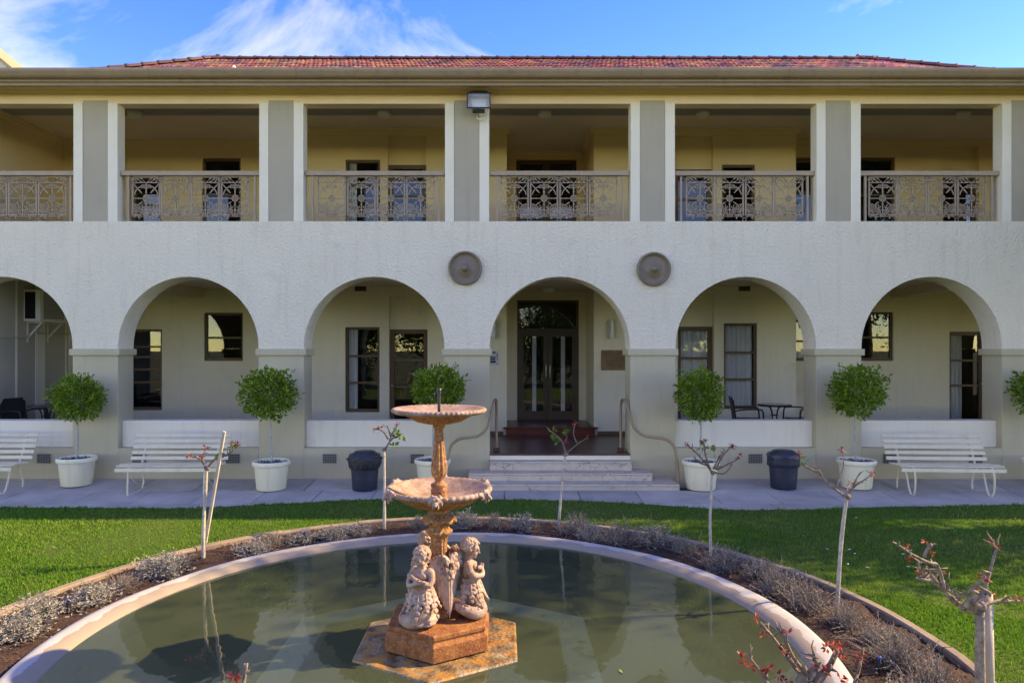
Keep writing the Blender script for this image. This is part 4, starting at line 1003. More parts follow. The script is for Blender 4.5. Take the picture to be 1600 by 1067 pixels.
# ------------------------------------------------------------------ leaves and plants
def leaf_cards(C, D, Ln, Wd, fold=0.25):
    # C positions (n,3), D leaf directions (n,3): folded rhombic leaves, two triangles each side of the midrib
    n = len(C); D = D / np.linalg.norm(D, axis=1, keepdims=True)
    r_ = rng.normal(size=(n, 3)); S = np.cross(D, r_); S /= np.linalg.norm(S, axis=1, keepdims=True); N_ = np.cross(S, D)
    V = np.empty((n, 4, 3)); Ln = Ln[:, None]; Wd = Wd[:, None]
    V[:, 0] = C; V[:, 1] = C + D * Ln * .48 + S * Wd * .5 + N_ * Wd * fold; V[:, 2] = C + D * Ln; V[:, 3] = C + D * Ln * .48 - S * Wd * .5 + N_ * Wd * fold
    b = (np.arange(n) * 4)[:, None]
    Fc = np.concatenate([b + np.array([[0, 1, 2]]), b + np.array([[0, 2, 3]])], 1).reshape(-1, 3)
    return V.reshape(-1, 3), Fc
def ball_leaves(seed, n=2900):
    r = np.random.default_rng(seed); d = r.normal(size=(n, 3)); d /= np.linalg.norm(d, axis=1, keepdims=True)
    rad = np.array([0.405 + 0.075 * mnoise.noise(Vector(p) * 2.1 + Vector((seed, 0, 0))) + 0.06 * mnoise.noise(Vector(p) * 5.5 + Vector((0, seed, 0))) for p in d])
    u = r.uniform(0.05, 1, n) ** 0.40
    C = d * (rad * u)[:, None]; D = d + r.normal(size=(n, 3)) * 0.7 + np.array([0, 0, .25])
    ns = 14; sd = r.normal(size=(ns, 3)); sd[:, 2] = np.abs(sd[:, 2]) * .8; sd /= np.linalg.norm(sd, axis=1, keepdims=True)
    for q in sd:
        k = 9; f = r.uniform(.75, 1.0, k)[:, None] * r.uniform(.46, .56); C = np.concatenate([C, q * f + r.normal(size=(k, 3)) * .012]); D = np.concatenate([D, q * .8 + r.normal(size=(k, 3)) * .6])
    n = len(C)
    V, Fc = leaf_cards(C, D, r.uniform(.045, .085, n), r.uniform(.022, .04, n))
    me = np_mesh('foliage', V, Fc); me.materials.append(MATS['leaf_topiary']); return me
BALL = [ball_leaves(i + 1) for i in range(4)]
POT_PROF = [(0, .0), (.215, .0), (.225, .012), (.262, .37), (.268, .375), (.285, .38), (.294, .40), (.294, .435), (.285, .45), (.268, .452), (.262, .44), (.258, .385), (0, .385)]
def topiary(px, Y, crown, cw, ch, pyc, trunk, var, label, lean=0.0):
    x = Xp(px, Y); z0 = path_z(Y) + .002
    pt = MB().lathe(POT_PROF, 48, (0, 0, 0))
    o = pt.build('planter', 'pot_cream', smooth=True); o.location = (x, Y, z0); bevel(o, .004)
    tag(o, 'round cream planter pot ' + label, 'planter', 'cream planters along the wall')
    MB().lathe([(.26, .40), (.15, .412), (0, .415)], 24).build('soil', 'potting_soil', o, local=True, smooth=True)
    r = np.random.default_rng(var + 30); n = 130; a = r.uniform(0, 6.28, n); q = .24 * np.sqrt(r.random(n))
    C = np.stack([q * np.cos(a), q * np.sin(a), np.full(n, .405)], 1); D = np.stack([r.normal(size=n) * .5, r.normal(size=n) * .5, np.ones(n)], 1)
    V, Fc = leaf_cards(C, D, r.uniform(.03, .055, n), r.uniform(.014, .022, n)); me = np_mesh('underplanting', V, Fc); link('underplanting', me, 'succulent', o)['kind'] = 'stuff'
    t = empty('topiary_tree', (x, Y, z0 + .40), 0, 'clipped green ball tree ' + label, 'topiary', 'ball trees in planters')
    cz = Zp(pyc, Y); cxw = Xp(crown, Y) - x; h = cz - (z0 + .40)
    pts = smoothpath([(0, 0, 0), (trunk * .5, .01, h * .3), (trunk, -.01, h * .55), (cxw * .8, 0, h * .8), (cxw, 0, h)], 4)
    MB().tube(pts, [.020 - .008 * i / (len(pts) - 1) for i in range(len(pts))], 8).build('trunk', 'bark_pale', t, local=True, smooth=True)
    m = MB(); rr = random.Random(var)
    for i in range(9):
        d = Vector((rr.gauss(0, 1), rr.gauss(0, 1), rr.gauss(.4, .8))).normalized() * .28
        m.tube([(cxw, 0, h - .22), Vector((cxw, 0, h)) + d * .5, Vector((cxw, 0, h)) + d], [.010, .007, .004], 5)
    m.build('branches', 'bark_pale', t, local=True, smooth=True)
    f = link('foliage', BALL[var % 4], None, t, (cxw, 0, h)); f.scale = (cw / .80, (cw + ch) / 1.65, ch / .80); f.rotation_euler = (0, 0, var * 1.3)
    return t
topiary(120, 11.10, 122, .76, .74, 622, .01, 0, 'between the two left benches')
topiary(424, 10.86, 420, .86, .78, 616, -.01, 1, 'between the left bench and the dustbin')
topiary(676, 10.98, 686, .84, .78, 610, .02, 2, 'behind the fountain, left of the steps')
topiary(1095, 10.88, 1093, .68, .82, 618, .0, 3, 'at the right foot of the steps')
topiary(1338, 10.95, 1339, .84, .80, 612, -.03, 1, 'left of the right-hand bench')
topiary(1632, 10.95, 1632, .84, .78, 612, .0, 2, 'cut off by the right edge of the photo')

def clump(seed, dry):
    r = np.random.default_rng(seed); ns = 190
    V, Fc = [], []; C, D, L_, W_ = [], [], [], []
    for i in range(ns):
        a = r.uniform(0, 6.28); b0 = np.array([r.normal() * .05, r.normal() * .05, 0]); tilt = abs(r.normal(0, .75)); tilt = min(tilt, 1.35)
        d = np.array([math.cos(a) * math.sin(tilt), math.sin(a) * math.sin(tilt), math.cos(tilt) + .05]); l = r.uniform(.10, .29) * (1 if tilt < .9 else 1.1)
        p1 = b0 + d * l * .5 + r.normal(size=3) * .012; p2 = b0 + d * l + r.normal(size=3) * .02 + np.array([0, 0, -.02 * tilt]); p2[2] = max(p2[2], .02)
        t_ = .0022 if dry else .0018
        for (u, v_) in ((b0, p1), (p1, p2)):
            k = len(V); s = np.cross(v_ - u, r.normal(size=3)); s = s / (np.linalg.norm(s) + 1e-9) * t_; s2 = np.cross(v_ - u, s); s2 = s2 / (np.linalg.norm(s2) + 1e-9) * t_
            V += [u - s, u + s, u + s2 * 1.4, v_ - s * .7, v_ + s * .7, v_ + s2]; Fc += [(k, k+1, k+4, k+3), (k+1, k+2, k+5, k+4), (k+2, k, k+3, k+5)]
        for j in range(int(10 if dry else 15)):
            f = r.uniform(.25, 1.0); c = (b0 + (p1 - b0) * f * 2) if f < .5 else (p1 + (p2 - p1) * (f * 2 - 1))
            C.append(c); D.append(d * .6 + r.normal(size=3) * .7); L_.append(r.uniform(.012, .024) * (.85 if dry else 1.45)); W_.append(r.uniform(.005, .009) * (.8 if dry else 1.45))
    tw = np_mesh('stems', V, Fc); tw.materials.append(MATS['twig_dry'])
    a_, b_ = leaf_cards(np.array(C), np.array(D), np.array(L_), np.array(W_)); lf = np_mesh('foliage', a_, b_); lf.materials.append(MATS['leaf_silver'])
    return tw, lf
CL_S = [clump(50 + i, False) for i in range(3)]; CL_D = [clump(60 + i, True) for i in range(3)]
ORD = ['first', 'second', 'third', 'fourth', 'fifth', 'sixth', 'seventh', 'eighth', 'ninth', 'tenth', 'eleventh', 'twelfth', 'thirteenth', 'fourteenth', 'fifteenth', 'sixteenth', 'seventeenth', 'eighteenth', 'nineteenth', 'twentieth']
angs_l = [203, 197, 191, 184.5, 178, 172, 165, 158.5, 152, 147.5, 134, 129, 123.5, 118, 112.5, 99]
angs_r = [-36, -30, -24, -18, -12, -6, 0, 6, 12.5, 19, 25.5, 32, 43, 49, 55, 61, 66, 77, 83, 89, 94]
sr = random.Random(9)
def shrub(i, an, side, dry):
    rad = 3.30 + sr.uniform(-.14, .14); x, y = POOL.x + rad * math.cos(R(an)), POOL.y + rad * math.sin(R(an))
    tw, lf = (CL_D if dry else CL_S)[i % 3]; s = sr.uniform(.82, 1.12) if side == 'l' else sr.uniform(.78, 1.15)
    num = ORD[i] if i < len(ORD) else 'twenty-first'
    lb_ = ('silvery low bush in the ring bed, %s clump from the left edge of the photo' if side == 'l' else 'dry grey bush in the ring bed, %s clump counted from the lower right corner') % num
    t = empty('silver_shrub', (x, y, -.075), sr.uniform(0, 6.28), lb_, 'shrub', 'grey shrubs around the pool'); t.scale = (s * 1.15, s * 1.15, s * (sr.uniform(.50, .78) if side == 'l' else sr.uniform(.75, 1.05)))
    link('stems', tw, None, t); link('foliage', lf, None, t)
for i, an in enumerate(angs_l): shrub(i, an, 'l', i % 4 == 3)
for i, an in enumerate(angs_r): shrub(i, an, 'r', i < 12 or i % 2 == 0)

# ------------------------------------------------------------------ standard roses
def rose(pos, top, label, branches, reds, greens, trunk_px=None, tr=(.021, .015), dark=True, br=.0105, knob=.03, yellows=()):
    X0, Y0 = pos; t = empty('standard_rose', (X0, Y0, -.08), 0, label, 'rose', 'standard roses around the pool'); rr = random.Random(int(X0 * 100))
    def W(px, py, dy=0.0): return Vector((Xp(px, Y0 + dy), Y0 + dy, Zp(py, Y0 + dy)))
    tp = [Vector((X0, Y0, -.10))] + [W(a, b) for a, b in (trunk_px or [])] + [W(*top)]
    tp = smoothpath(tp, 5); n = len(tp)
    rs = [tr[0] * 1.25 if i == 0 else tr[0] + (tr[1] - tr[0]) * i / (n - 1) + rr.uniform(-.0015, .0015) for i in range(n)]
    MB().tube(tp, rs, 9).build('trunk', 'bark_lime' if Y0 > 5 else 'bark_rose', t, smooth=True)
    m = MB(); k = W(*top)
    for i in range(5): m.ellipsoid(k + Vector((rr.uniform(-.5, .5) * knob, rr.uniform(-.5, .5) * knob, rr.uniform(-.4, .5) * knob)), (knob * rr.uniform(.5, .8), knob * .6, knob * rr.uniform(.5, .8)), None, 8, 6)
    for b in branches:
        sc = 1.0; pts = b
        if not isinstance(b[0][0], (int, float)): sc, pts = b[1], b[0]
        dy = rr.uniform(-.10, .10); N = len(pts)
        pp = smoothpath([W(a, c, dy * i / max(1, N - 1)) for i, (a, c) in enumerate(pts)], 4)
        r0 = br * sc; m.tube(pp, [(r0 * (1 - .5 * i / (len(pp) - 1))) * rr.uniform(.9, 1.12) for i in range(len(pp))], 7)
        for q in pp[2:]:
            if knob > .015 and rr.random() < .30:                                     # thin side twigs
                d = Vector((rr.gauss(0, 1), rr.gauss(0, .7), abs(rr.gauss(.5, .6)))).normalized(); l_ = rr.uniform(.03, .085) * (.6 if Y0 < 3 else 1)
                m.tube([q, q + d * l_ * .6 + Vector((rr.uniform(-.008, .008), 0, 0)), q + d * l_], [r0 * .5, r0 * .38, r0 * .2], 5)
        for q in pp[1:-1]:
            if rr.random() < .55:                                     # thorns and nodes
                d = Vector((rr.gauss(0, 1), rr.gauss(0, 1), rr.gauss(0, 1))).normalized(); m.tube([q, q + d * r0 * 2.2], [r0 * .6, r0 * .15], 5)
    m.build('branches', 'bark_dark' if dark else 'bark_rose', t, smooth=True)
    def tuft(lst, mname, nm, ln, wd, cnt):
        if not lst: return
        C, D, L_, W_ = [], [], [], []
        for (a, b) in lst:
            p = W(a, b)
            for j in range(cnt):
                d = np.array([rr.gauss(0, 1), rr.gauss(0, .8), rr.gauss(.25, .9)]); C.append(np.array(p) + d * ln * .10); D.append(d); L_.append(ln * rr.uniform(.6, 1.15)); W_.append(wd * rr.uniform(.7, 1.2))
        V, Fc = leaf_cards(np.array(C), np.array(D), np.array(L_), np.array(W_), .15); off = wloc(t)
        link(nm, np_mesh(nm, V - np.array(off), Fc), mname, t)['kind'] = 'stuff'
    s = .5 + Y0 / 14; rl = .019 + .0042 * max(0, Y0 - 2)
    tuft(reds, 'leaf_red', 'red_shoots', rl, rl * .42, 9); tuft(greens, 'leaf_rose', 'green_leaves', .075 * s, .045 * s, 7); tuft(yellows, 'leaf_rose', 'green_leaves', .06 * s, .034 * s, 4)
    return t
def Zm(ox, oy, sc): return lambda *pts: [(ox + a / sc, oy + b / sc) for a, b in pts]
z7 = Zm(270, 660, 4.638)
rose((Xp(318, 7.22), 7.22), z7((246, 335))[0], 'leafless whitewashed standard rose tied beside a slanting stake, left of the fountain',
     [z7((240, 330), (205, 275), (160, 250), (118, 240)), z7((225, 290), (210, 255), (225, 225), (240, 185)), z7((255, 325), (300, 270), (360, 250), (400, 228), (438, 200), (432, 150)), z7((437, 195), (445, 165), (476, 160)), z7((262, 320), (290, 285), (330, 262))],
     z7((118, 240), (205, 250), (240, 185), (470, 160), (432, 150)), z7((340, 212), (425, 178)), z7((222, 800), (234, 560)))
z1 = Zm(580, 590, 4.268)
rose((Xp(600.5, 8.39), 8.39), z1((86, 480))[0], 'knobbly standard rose standing left behind the lower fountain basin',
     [z1((84, 485), (120, 430), (132, 390), (165, 335), (178, 312)), z1((112, 410), (85, 365), (50, 345), (20, 346)), z1((130, 390), (118, 350), (105, 318)), z1((125, 425), (150, 400), (185, 385))],
     z1((20, 346), (178, 312), (55, 330)), z1((165, 375), (203, 385), (150, 460)), z1((88, 780),), (.020, .014))
z5 = Zm(800, 660, 2.623); z8 = Zm(740, 420, 2.964)
rose((Xp(872, 8.42), 8.42), z5((219, 130))[0], 'slender standard rose with fresh green leaves in front of the entrance steps',
     [z8((425, 852), (410, 800), (380, 768), (345, 745)), z8((435, 850), (480, 812), (530, 780)), z8((478, 806), (462, 762), (470, 716)), z8((430, 845), (418, 815), (436, 770))],
     z8((470, 716), (530, 778), (432, 805)), z8((370, 757), (436, 762), (386, 797)), z5((205, 250),), (.017, .012), br=.009)
rose((Xp(1111, 7.31), 7.31), z5((820, 205))[0], 'twiggy standard rose in front of the planter right of the steps',
     [z5((820, 205), (780, 150), (745, 115), (715, 90)), z5((812, 190), (792, 130), (786, 76)), z5((835, 192), (868, 130), (910, 90)), z5((840, 192), (890, 168), (935, 145)), z5((830, 205), (870, 208), (902, 172)), z5((826, 190), (846, 150), (872, 112)), z5((800, 175), (770, 165), (745, 140))],
     z5((715, 90), (786, 76), (895, 92), (905, 108), (930, 135)), z5((786, 98), (830, 122)), z5((812, 400),), (.017, .012), br=.0105)
z4 = Zm(1200, 680, 2.7575)
rose((Xp(1308, 5.92), 5.92), z4((340, 262))[0], 'tall bare standard rose with wide forked arms in front of the right bench planter',
     [(z4((335, 262), (300, 240), (260, 205), (218, 162), (165, 136), (145, 108)), 1.35), z4((228, 170), (215, 145), (190, 130)), (z4((295, 222), (312, 175), (326, 125), (316, 55)), .8), z4((345, 255), (365, 225), (385, 180), (402, 155)), z4((352, 245), (378, 215), (415, 192), (452, 165)), z4((340, 250), (345, 215), (372, 205))],
     z4((132, 80), (450, 165), (316, 60)), [], z4((303, 640), (318, 430)), (.019, .015), False, .010, .034, yellows=z4((148, 100), (158, 112)))
z6 = Zm(1380, 820, 4.318)
rose((2.77, 3.96), z6((650, 560))[0], 'gnarled standard rose on a thick post-like trunk at the right edge of the photo',
     [(z6((620, 565), (510, 532), (450, 480), (400, 430), (340, 385), (270, 370), (220, 356)), 1.5), (z6((408, 428), (390, 340), (358, 265), (320, 258), (250, 226), (170, 182), (85, 124)), 1.1), z6((380, 412), (330, 345), (288, 296), (250, 318), (240, 245)), (z6((500, 492), (560, 462), (610, 425), (690, 340)), 1.2),
      (z6((560, 545), (600, 500), (680, 455), (720, 460)), 2.3), (z6((688, 450), (700, 380), (720, 320), (745, 220), (772, 150)), 1.15), z6((765, 160), (738, 130), (724, 84)), (z6((590, 548), (700, 532), (790, 508), (820, 498), (850, 512), (950, 512)), 1.1), (z6((640, 585), (560, 560), (540, 520)), 2.2), z6((275, 215), (300, 160), (322, 125)), z6((520, 490), (480, 460), (430, 430), (437, 390))],
     z6((158, 150), (285, 112), (325, 190), (712, 98), (760, 146), (642, 350), (742, 470), (912, 490), (402, 322), (242, 322), (502, 515), (620, 425), (185, 232), (715, 365)), [], None, (.029, .026), False, .0105, .042)
zs = Zm(1140, 940, 5.714)
rose((.87, 1.95), zs((720, 760))[0], 'foreground standard rose with red shoots rising from the bottom edge',
     [(zs((690, 690), (600, 590), (500, 470), (380, 310), (270, 180)), 1.0), (zs((720, 680), (640, 590), (560, 480), (490, 330), (425, 230)), 1.0), (zs((770, 740), (830, 650), (900, 560), (965, 420)), 1.9), (zs((700, 680), (740, 600), (800, 570), (765, 530), (755, 485)), 1.0), (zs((350, 760), (320, 690), (255, 595), (170, 480)), .8), (zs((1100, 780), (1130, 680), (1165, 560), (1195, 408)), .85), (zs((640, 720), (660, 660), (680, 640)), 2.4)],
     zs((232, 140), (305, 292), (515, 275), (500, 435), (870, 408), (925, 405), (995, 398), (850, 615), (985, 500), (112, 502), (130, 540), (345, 590), (320, 625), (200, 585), (990, 680), (1040, 705), (440, 655), (520, 700), (780, 600), (1165, 495)), [], None, (.022, .020), True, .0072, .02)
rose((Xp(382, 1.72), 1.72), (378, 1120), 'small rose cane with a red shoot at the bottom edge, lower left', [([(376, 1130), (380, 1075), (386, 1036)], 1.0)], [(366, 1058), (372, 1064)], [], None, (.016, .014), False, .0072, .012)
sk = MB().bar(P(321, 848, 7.3), P(350.5, 674, 7.12), .030, .028, (0, 1, 0))
tag(sk.build('garden_stake', 'stake_wood', bev=.003), 'weathered square timber stake slanting behind the left rose', 'stake')
sk = MB().tube([(2.86, 4.02, -.12), (2.845, 4.02, .72)], [.038, .036], 12)
tag(sk.build('garden_stake', 'stake_wood', smooth=True), 'round timber post behind the rose trunk at the right edge', 'stake')

# ------------------------------------------------------------------ benches
def bench(px, Y, rz, label, kind):
    x = Xp(px, Y); z = path_z(Y); t = empty('slatted_bench', (x, Y, z), rz, label, 'bench', 'white slatted garden benches'); hl = .77
    sl = [(-.005, .405, 80), (.045, .462, 10), (.15, .468, -2), (.255, .455, -5), (.36, .448, 0), (.465, .515, 66), (.505, .60, 67), (.545, .685, 68), (.58, .77, 69), (.615, .855, 70)]
    for i, (y, zz, an) in enumerate(sl):
        d = Vector((0, math.cos(R(an)), math.sin(R(an)))); e = Vector((0, -math.sin(R(an)), math.cos(R(an))))
        o = MB(); w_ = .028; th = .011
        vs_ = []
        for sx in (-hl, hl):
            for (a, b) in ((-w_, -th), (w_, -th), (w_, th), (-w_, th)):
                vs_.append(Vector((sx, y, zz)) + d * a + e * b)
        o.add(vs_, [(0,1,2,3),(7,6,5,4),(0,4,5,1),(1,5,6,2),(2,6,7,3),(3,7,4,0)])
        o.build('slat', 'cast_white', t, local=True, bev=.004)
    for sx in (-.58, .58):
        m = MB()
        if kind == 0:
            pts = [(.64, .89), (.50, .57), (.44, .44), (.47, .30), (.49, .15), (.44, .05), (.38, .02), (.04, .012), (.0, .05), (.005, .2), (.02, .36), (.03, .44), (.1, .447), (.25, .44), (.38, .425), (.45, .45)]
            m.tube(smoothpath([(sx, a, b) for a, b in pts], 4), .0145, 7); m.tube([(sx, .02, .33), (sx, .42, .045)], .006, 6)
        else:
            m.tube(smoothpath([(sx, a, b) for a, b in [(.64, .89), (.50, .57), (.43, .44), (.30, .43), (.12, .44), (.02, .43), (-.03, .30), (-.02, .10), (.03, .015), (.09, .015), (.15, .10), (.22, .30), (.28, .42)]], 4), .0145, 7)
            m.tube(smoothpath([(sx, a, b) for a, b in [(.40, .435), (.47, .30), (.52, .12), (.50, .02), (.46, .012)]], 4), .0145, 7)
        m.build('leg_frame', 'cast_white', t, local=True, smooth=True)
    return t
bench(259, 10.45, R(1.0), 'white slatted bench behind the staked rose', 0)
bench(-60, 10.5, R(0.0), 'white slatted bench cut off by the left edge of the photo', 1)
bench(1490, 10.42, R(-3.5), 'white slatted bench with looped legs on the right', 1)

# ------------------------------------------------------------------ bins
def bin_(px, Y, label, bag):
    x = Xp(px, Y); z = path_z(Y); t = empty('dustbin', (x, Y, z), .3, label, 'bin', 'dark dustbins beside the path')
    MB().lathe([(0, .0), (.185, .0), (.195, .012), (.205, .2), (.222, .40), (.235, .53), (.228, .53), (0, .5)], 40, (0, 0, 0), lambda r_, zz, a, i: (r_ * (1 + (.012 if (int(a * 12) % 2 and .05 < zz < .3) else 0)), zz)).build('body', 'bin_blue', t, local=True, smooth=True)
    MB().lathe([(.245, .515), (.25, .545), (.24, .56), (.17, .585), (.165, .60), (.12, .612), (0, .616)], 40).build('lid', 'bin_blue', t, local=True, smooth=True)
    rb = np.random.default_rng(int(px)); n = 72; m = MB()
    def md(r_, zz, a, i):
        k = mnoise.noise(Vector((math.cos(a) * 4 + px, math.sin(a) * 4, zz * 14))) + .6 * mnoise.noise(Vector((a * 3, zz * 30, px)))
        return r_ + (.022 if bag else .010) * k, zz + (.03 * mnoise.noise(Vector((math.cos(a) * 3, math.sin(a) * 3, 7))) if i == 0 else 0) + .008 * k
    pr = [(.225, .33 if bag else .36), (.245, .36), (.262 if bag else .243, .42), (.268 if bag else .245, .48), (.255, .525), (.248, .54), (.235, .545)]
    m.lathe(pr, n, (0, 0, 0), md); m.build('liner_bag', 'bag_black' if bag else 'bin_blue', t, local=True, smooth=True)
    for s in (-1, 1):
        MB().tube(smoothpath([(s * .225, -.05, .47), (s * .275, -.04, .49), (s * .275, .04, .49), (s * .225, .05, .47)], 3), .012, 6).build('handle', 'bin_blue', t, local=True, smooth=True)
bin_(570, 10.86, 'dark dustbin with loose black liner bag, left of the fountain', True)
bin_(1224, 10.92, 'dark blue dustbin against the wall right of the steps', False)

# ------------------------------------------------------------------ verandah furniture
def chair(x, y, z, rz, label, mname='chair_black', group='outdoor chairs on the verandah'):
    t = empty('chair', (x, y, z), rz, label, 'chair', group)
    MB().box(-.25, .25, -.24, .24, .415, .44).build('seat', mname, t, local=True, bev=.01)
    m = MB(); m.add([(-.23, .24, .46), (.23, .24, .46), (.23, .31, .85), (-.23, .31, .85), (-.23, .265, .46), (.23, .265, .46), (.23, .335, .85), (-.23, .335, .85)], [(0,1,2,3),(7,6,5,4),(0,4,5,1),(1,5,6,2),(2,6,7,3),(3,7,4,0)])
    m.build('backrest', mname, t, local=True, bev=.008)
    for s in (-1, 1):
        MB().tube(smoothpath([(s * .26, -.27, 0), (s * .265, -.24, .42), (s * .27, -.22, .60), (s * .27, -.15, .635), (s * .27, .1, .63), (s * .265, .27, .60)], 3), .015, 7).build('armrest', mname, t, local=True, smooth=True)
        MB().tube([(s * .25, .27, 0), (s * .25, .25, .44), (s * .245, .30, .80)], .015, 7).build('leg', mname, t, local=True, smooth=True)
def table(x, y, z, label):
    t = empty('table', (x, y, z), .4, label, 'table', 'round verandah tables')
    MB().lathe([(0, .712), (.29, .712), (.31, .70), (.315, .69), (.31, .675), (.29, .672), (0, .672)], 36).build('table_top', 'table_glass', t, local=True, smooth=False)
    for i in range(4):
        a = i * math.pi / 2; c, s = math.cos(a), math.sin(a)
        MB().tube(smoothpath([(c * .25, s * .25, 0), (c * .10, s * .10, .25), (c * .055, s * .055, .45), (c * .09, s * .09, .62), (c * .16, s * .16, .675)], 4), .013, 7).build('leg', 'chair_black', t, local=True, smooth=True)
    MB().tube([(.06 * math.cos(i * .52), .06 * math.sin(i * .52), .5) for i in range(12)], .008, 6, closed=True).build('ring', 'chair_black', t, local=True, smooth=True)
chair(4.66, 12.95, FZ, R(78), 'black armchair with its back to the door, left of the right-hand table'); table(5.18, 13.0, FZ, 'round dark table behind the parapet right of the entrance')
chair(5.72, 13.0, FZ, R(-80), 'black armchair half hidden by the pier, right of the right-hand table')
chair(-8.78, 12.55, FZ, R(75), 'black armchair at the left edge under the air conditioner'); table(-8.36, 12.5, FZ + .03, 'round dark table behind the left parapet')
chair(-7.86, 12.55, FZ, R(-82), 'black armchair behind the leftmost ball tree')
chair(Xp(640, 13.3), 13.3, UZ, R(20), 'white chair on the balcony behind the third railing', 'chair_white', 'white chairs on the balcony')
chair(Xp(1075, 13.3), 13.3, UZ, R(-15), 'white chair on the balcony right of the central bay', 'chair_white', 'white chairs on the balcony')

# ------------------------------------------------------------------ fittings
def lamp(x, y, z, label, r_=.135):
    t = empty('ceiling_light', (x, y, z), 0, label, 'ceiling light', 'round ceiling lights')
    MB().lathe([(0, 0), (r_, 0), (r_ * 1.02, -.02), (r_ * .95, -.045), (r_ * .9, -.05)], 28).build('rim', 'lamp_grey', t, local=True, smooth=True)
    MB().lathe([(r_ * .92, -.045), (r_ * .85, -.085), (r_ * .55, -.11), (0, -.12)], 28).build('diffuser', 'lamp_white', t, local=True, smooth=True)
for px, nm in ((210, 'second balcony bay from the left'), (600, 'third balcony bay from the left'), (851, 'central balcony bay'), (1098, 'balcony bay right of the centre'), (1505, 'rightmost balcony bay in view')):
    lamp(Xp(px, 12.95), 12.95, 6.648, 'round white ceiling light of the ' + nm)
lamp(Xp(857, 14.2), 14.2, 3.441, 'small round ceiling light above the entrance doors', .14)
FL = empty('floodlight', (Xp(748, 11.28), 11.28, 6.235), 0, 'square floodlight with brown hood at the top of a column', 'floodlight')
m = MB(); m.add([(-.185, -.06, -.12), (.185, -.06, -.12), (.185, -.06, .12), (-.185, -.06, .12), (-.11, .13, -.07), (.11, .13, -.07), (.13, .13, .10), (-.13, .13, .10)], [(0,4,5,1),(1,5,6,2),(2,6,7,3),(3,7,4,0),(4,7,6,5)])
m.build('reflector', 'reflector', FL, local=True)
m = MB(); m.box(-.195, .195, -.075, -.055, -.13, -.112).box(-.195, .195, -.075, -.055, .112, .13).box(-.195, -.178, -.075, -.055, -.112, .112).box(.178, .195, -.075, -.055, -.112, .112); m.build('bezel', 'black', FL, local=True)
MB().box(-.178, .178, -.068, -.062, -.112, .112).build('glass_front', 'glass', FL, local=True)
m = MB(); m.add([(-.165, -.03, .131), (.165, -.03, .131), (.13, .14, .20), (-.13, .14, .20), (-.165, -.03, .145), (.165, -.03, .145), (.13, .14, .235), (-.13, .14, .235)], [(0,1,2,3),(7,6,5,4),(0,4,5,1),(1,5,6,2),(2,6,7,3),(3,7,4,0)]); m.build('hood', 'hood_brown', FL, local=True)
MB().box(-.10, .10, -.03, .06, -.17, -.131).build('gear_box', 'black', FL, local=True)
MB().tube(smoothpath([(-.03, .19, -.17), (-.025, .12, -.235), (.035, .09, -.26), (.09, .12, -.235), (.09, .19, -.17)], 4), .011, 7).build('bracket', 'post_white', FL, local=True, smooth=True)
for (px, nm) in ((956, 'right'), (771.5, 'left')):
    x = Xp(px, 13.93); t = empty('wall_lamp', (x, Y1, 2.56), 0, 'grey cylinder wall lamp on the %s of the entrance' % nm, 'wall lamp', 'cylinder lamps by the entrance')
    MB().lathe([(0, -.19), (.05, -.19), (.052, -.18), (.052, .18), (.05, .19), (0, .19)], 24, (0, -.085, 0)).build('cylinder', 'lamp_grey', t, local=True, smooth=False)
    MB().box(-.085, .0, -.03, 0.0, -.14, .14).build('back_plate', 'lamp_white', t, local=True)
pq = empty('wooden_plaque', (2.31, Y1, 1.93), 0, 'carved brown timber plaque on the wall right of the entrance', 'plaque')
MB().box(-.285, .285, -.03, -.004, -.205, .205).build('board', 'plaque_wood', pq, local=True, bev=.005)
m = MB(); rc = random.Random(21)
for row, (zz, hh) in enumerate(((.13, .05), (.06, .035), (.0, .035), (-.06, .03), (-.12, .045))):
    x = -.24 + .02 * row
    while x < .24:
        k = rc.choice((0, 1, 1, 2))
        if k == 0: m.box(x, x + .006, -.034, -.029, zz - hh / 2, zz + hh / 2)
        elif k == 1: m.box(x, x + .006, -.034, -.029, zz - hh / 2, zz + hh / 2).box(x + .006, x + .022, -.0335, -.029, zz + hh / 2 - .007, zz + hh / 2)
        else: m.box(x, x + .02, -.034, -.029, zz - hh / 2, zz - hh / 2 + .006).box(x + .016, x + .022, -.0335, -.029, zz - hh / 2 + .006, zz + hh / 2)
        x += rc.uniform(.03, .045)
m.build('carved_marks', 'plaque_cut', pq, local=True)
sg = empty('notice_sign', (-.18, Y1, 1.97), 0, 'small silver notice with black rows on the wall left of the entrance', 'sign')
MB().box(-.115, .105, -.012, -.003, -.15, .145).build('plate', 'sign_silver', sg, local=True)
m = MB()
for (z0_, z1_, x0_, x1_) in ((.10, .13, -.105, .04), (.005, .03, -.105, .04), (-.04, -.01, -.105, .04), (-.095, -.055, -.105, .045)): m.box(x0_, x1_, -.015, -.0121, z0_, z1_)
for zz in (.085, .055, .02, -.02, -.11): m.box(.06, .082, -.015, -.0121, zz - .01, zz + .01)
m.build('printed_rows', 'sign_black', sg, local=True)
AC = empty('air_conditioner', (-8.95, 13.4, 2.985), 0, 'boxy old air conditioner on brackets high in the left arch', 'air conditioner')
MB().box(-.17, .15, -.40, .38, -.30, .30).build('casing', 'ac_white', AC, local=True, bev=.012)
MB().box(-.135, .06, -.408, -.399, -.25, .26).build('side_grille', 'black', AC, local=True)
MB().box(.149, .158, -.30, .30, -.25, .25).build('front_grille', 'ac_grille', AC, local=True)
m = MB()
for i in range(14): m.box(.156, .164, -.30, .30, -.24 + i * .035, -.228 + i * .035)
m.build('louvre', 'ac_white', AC, local=True)
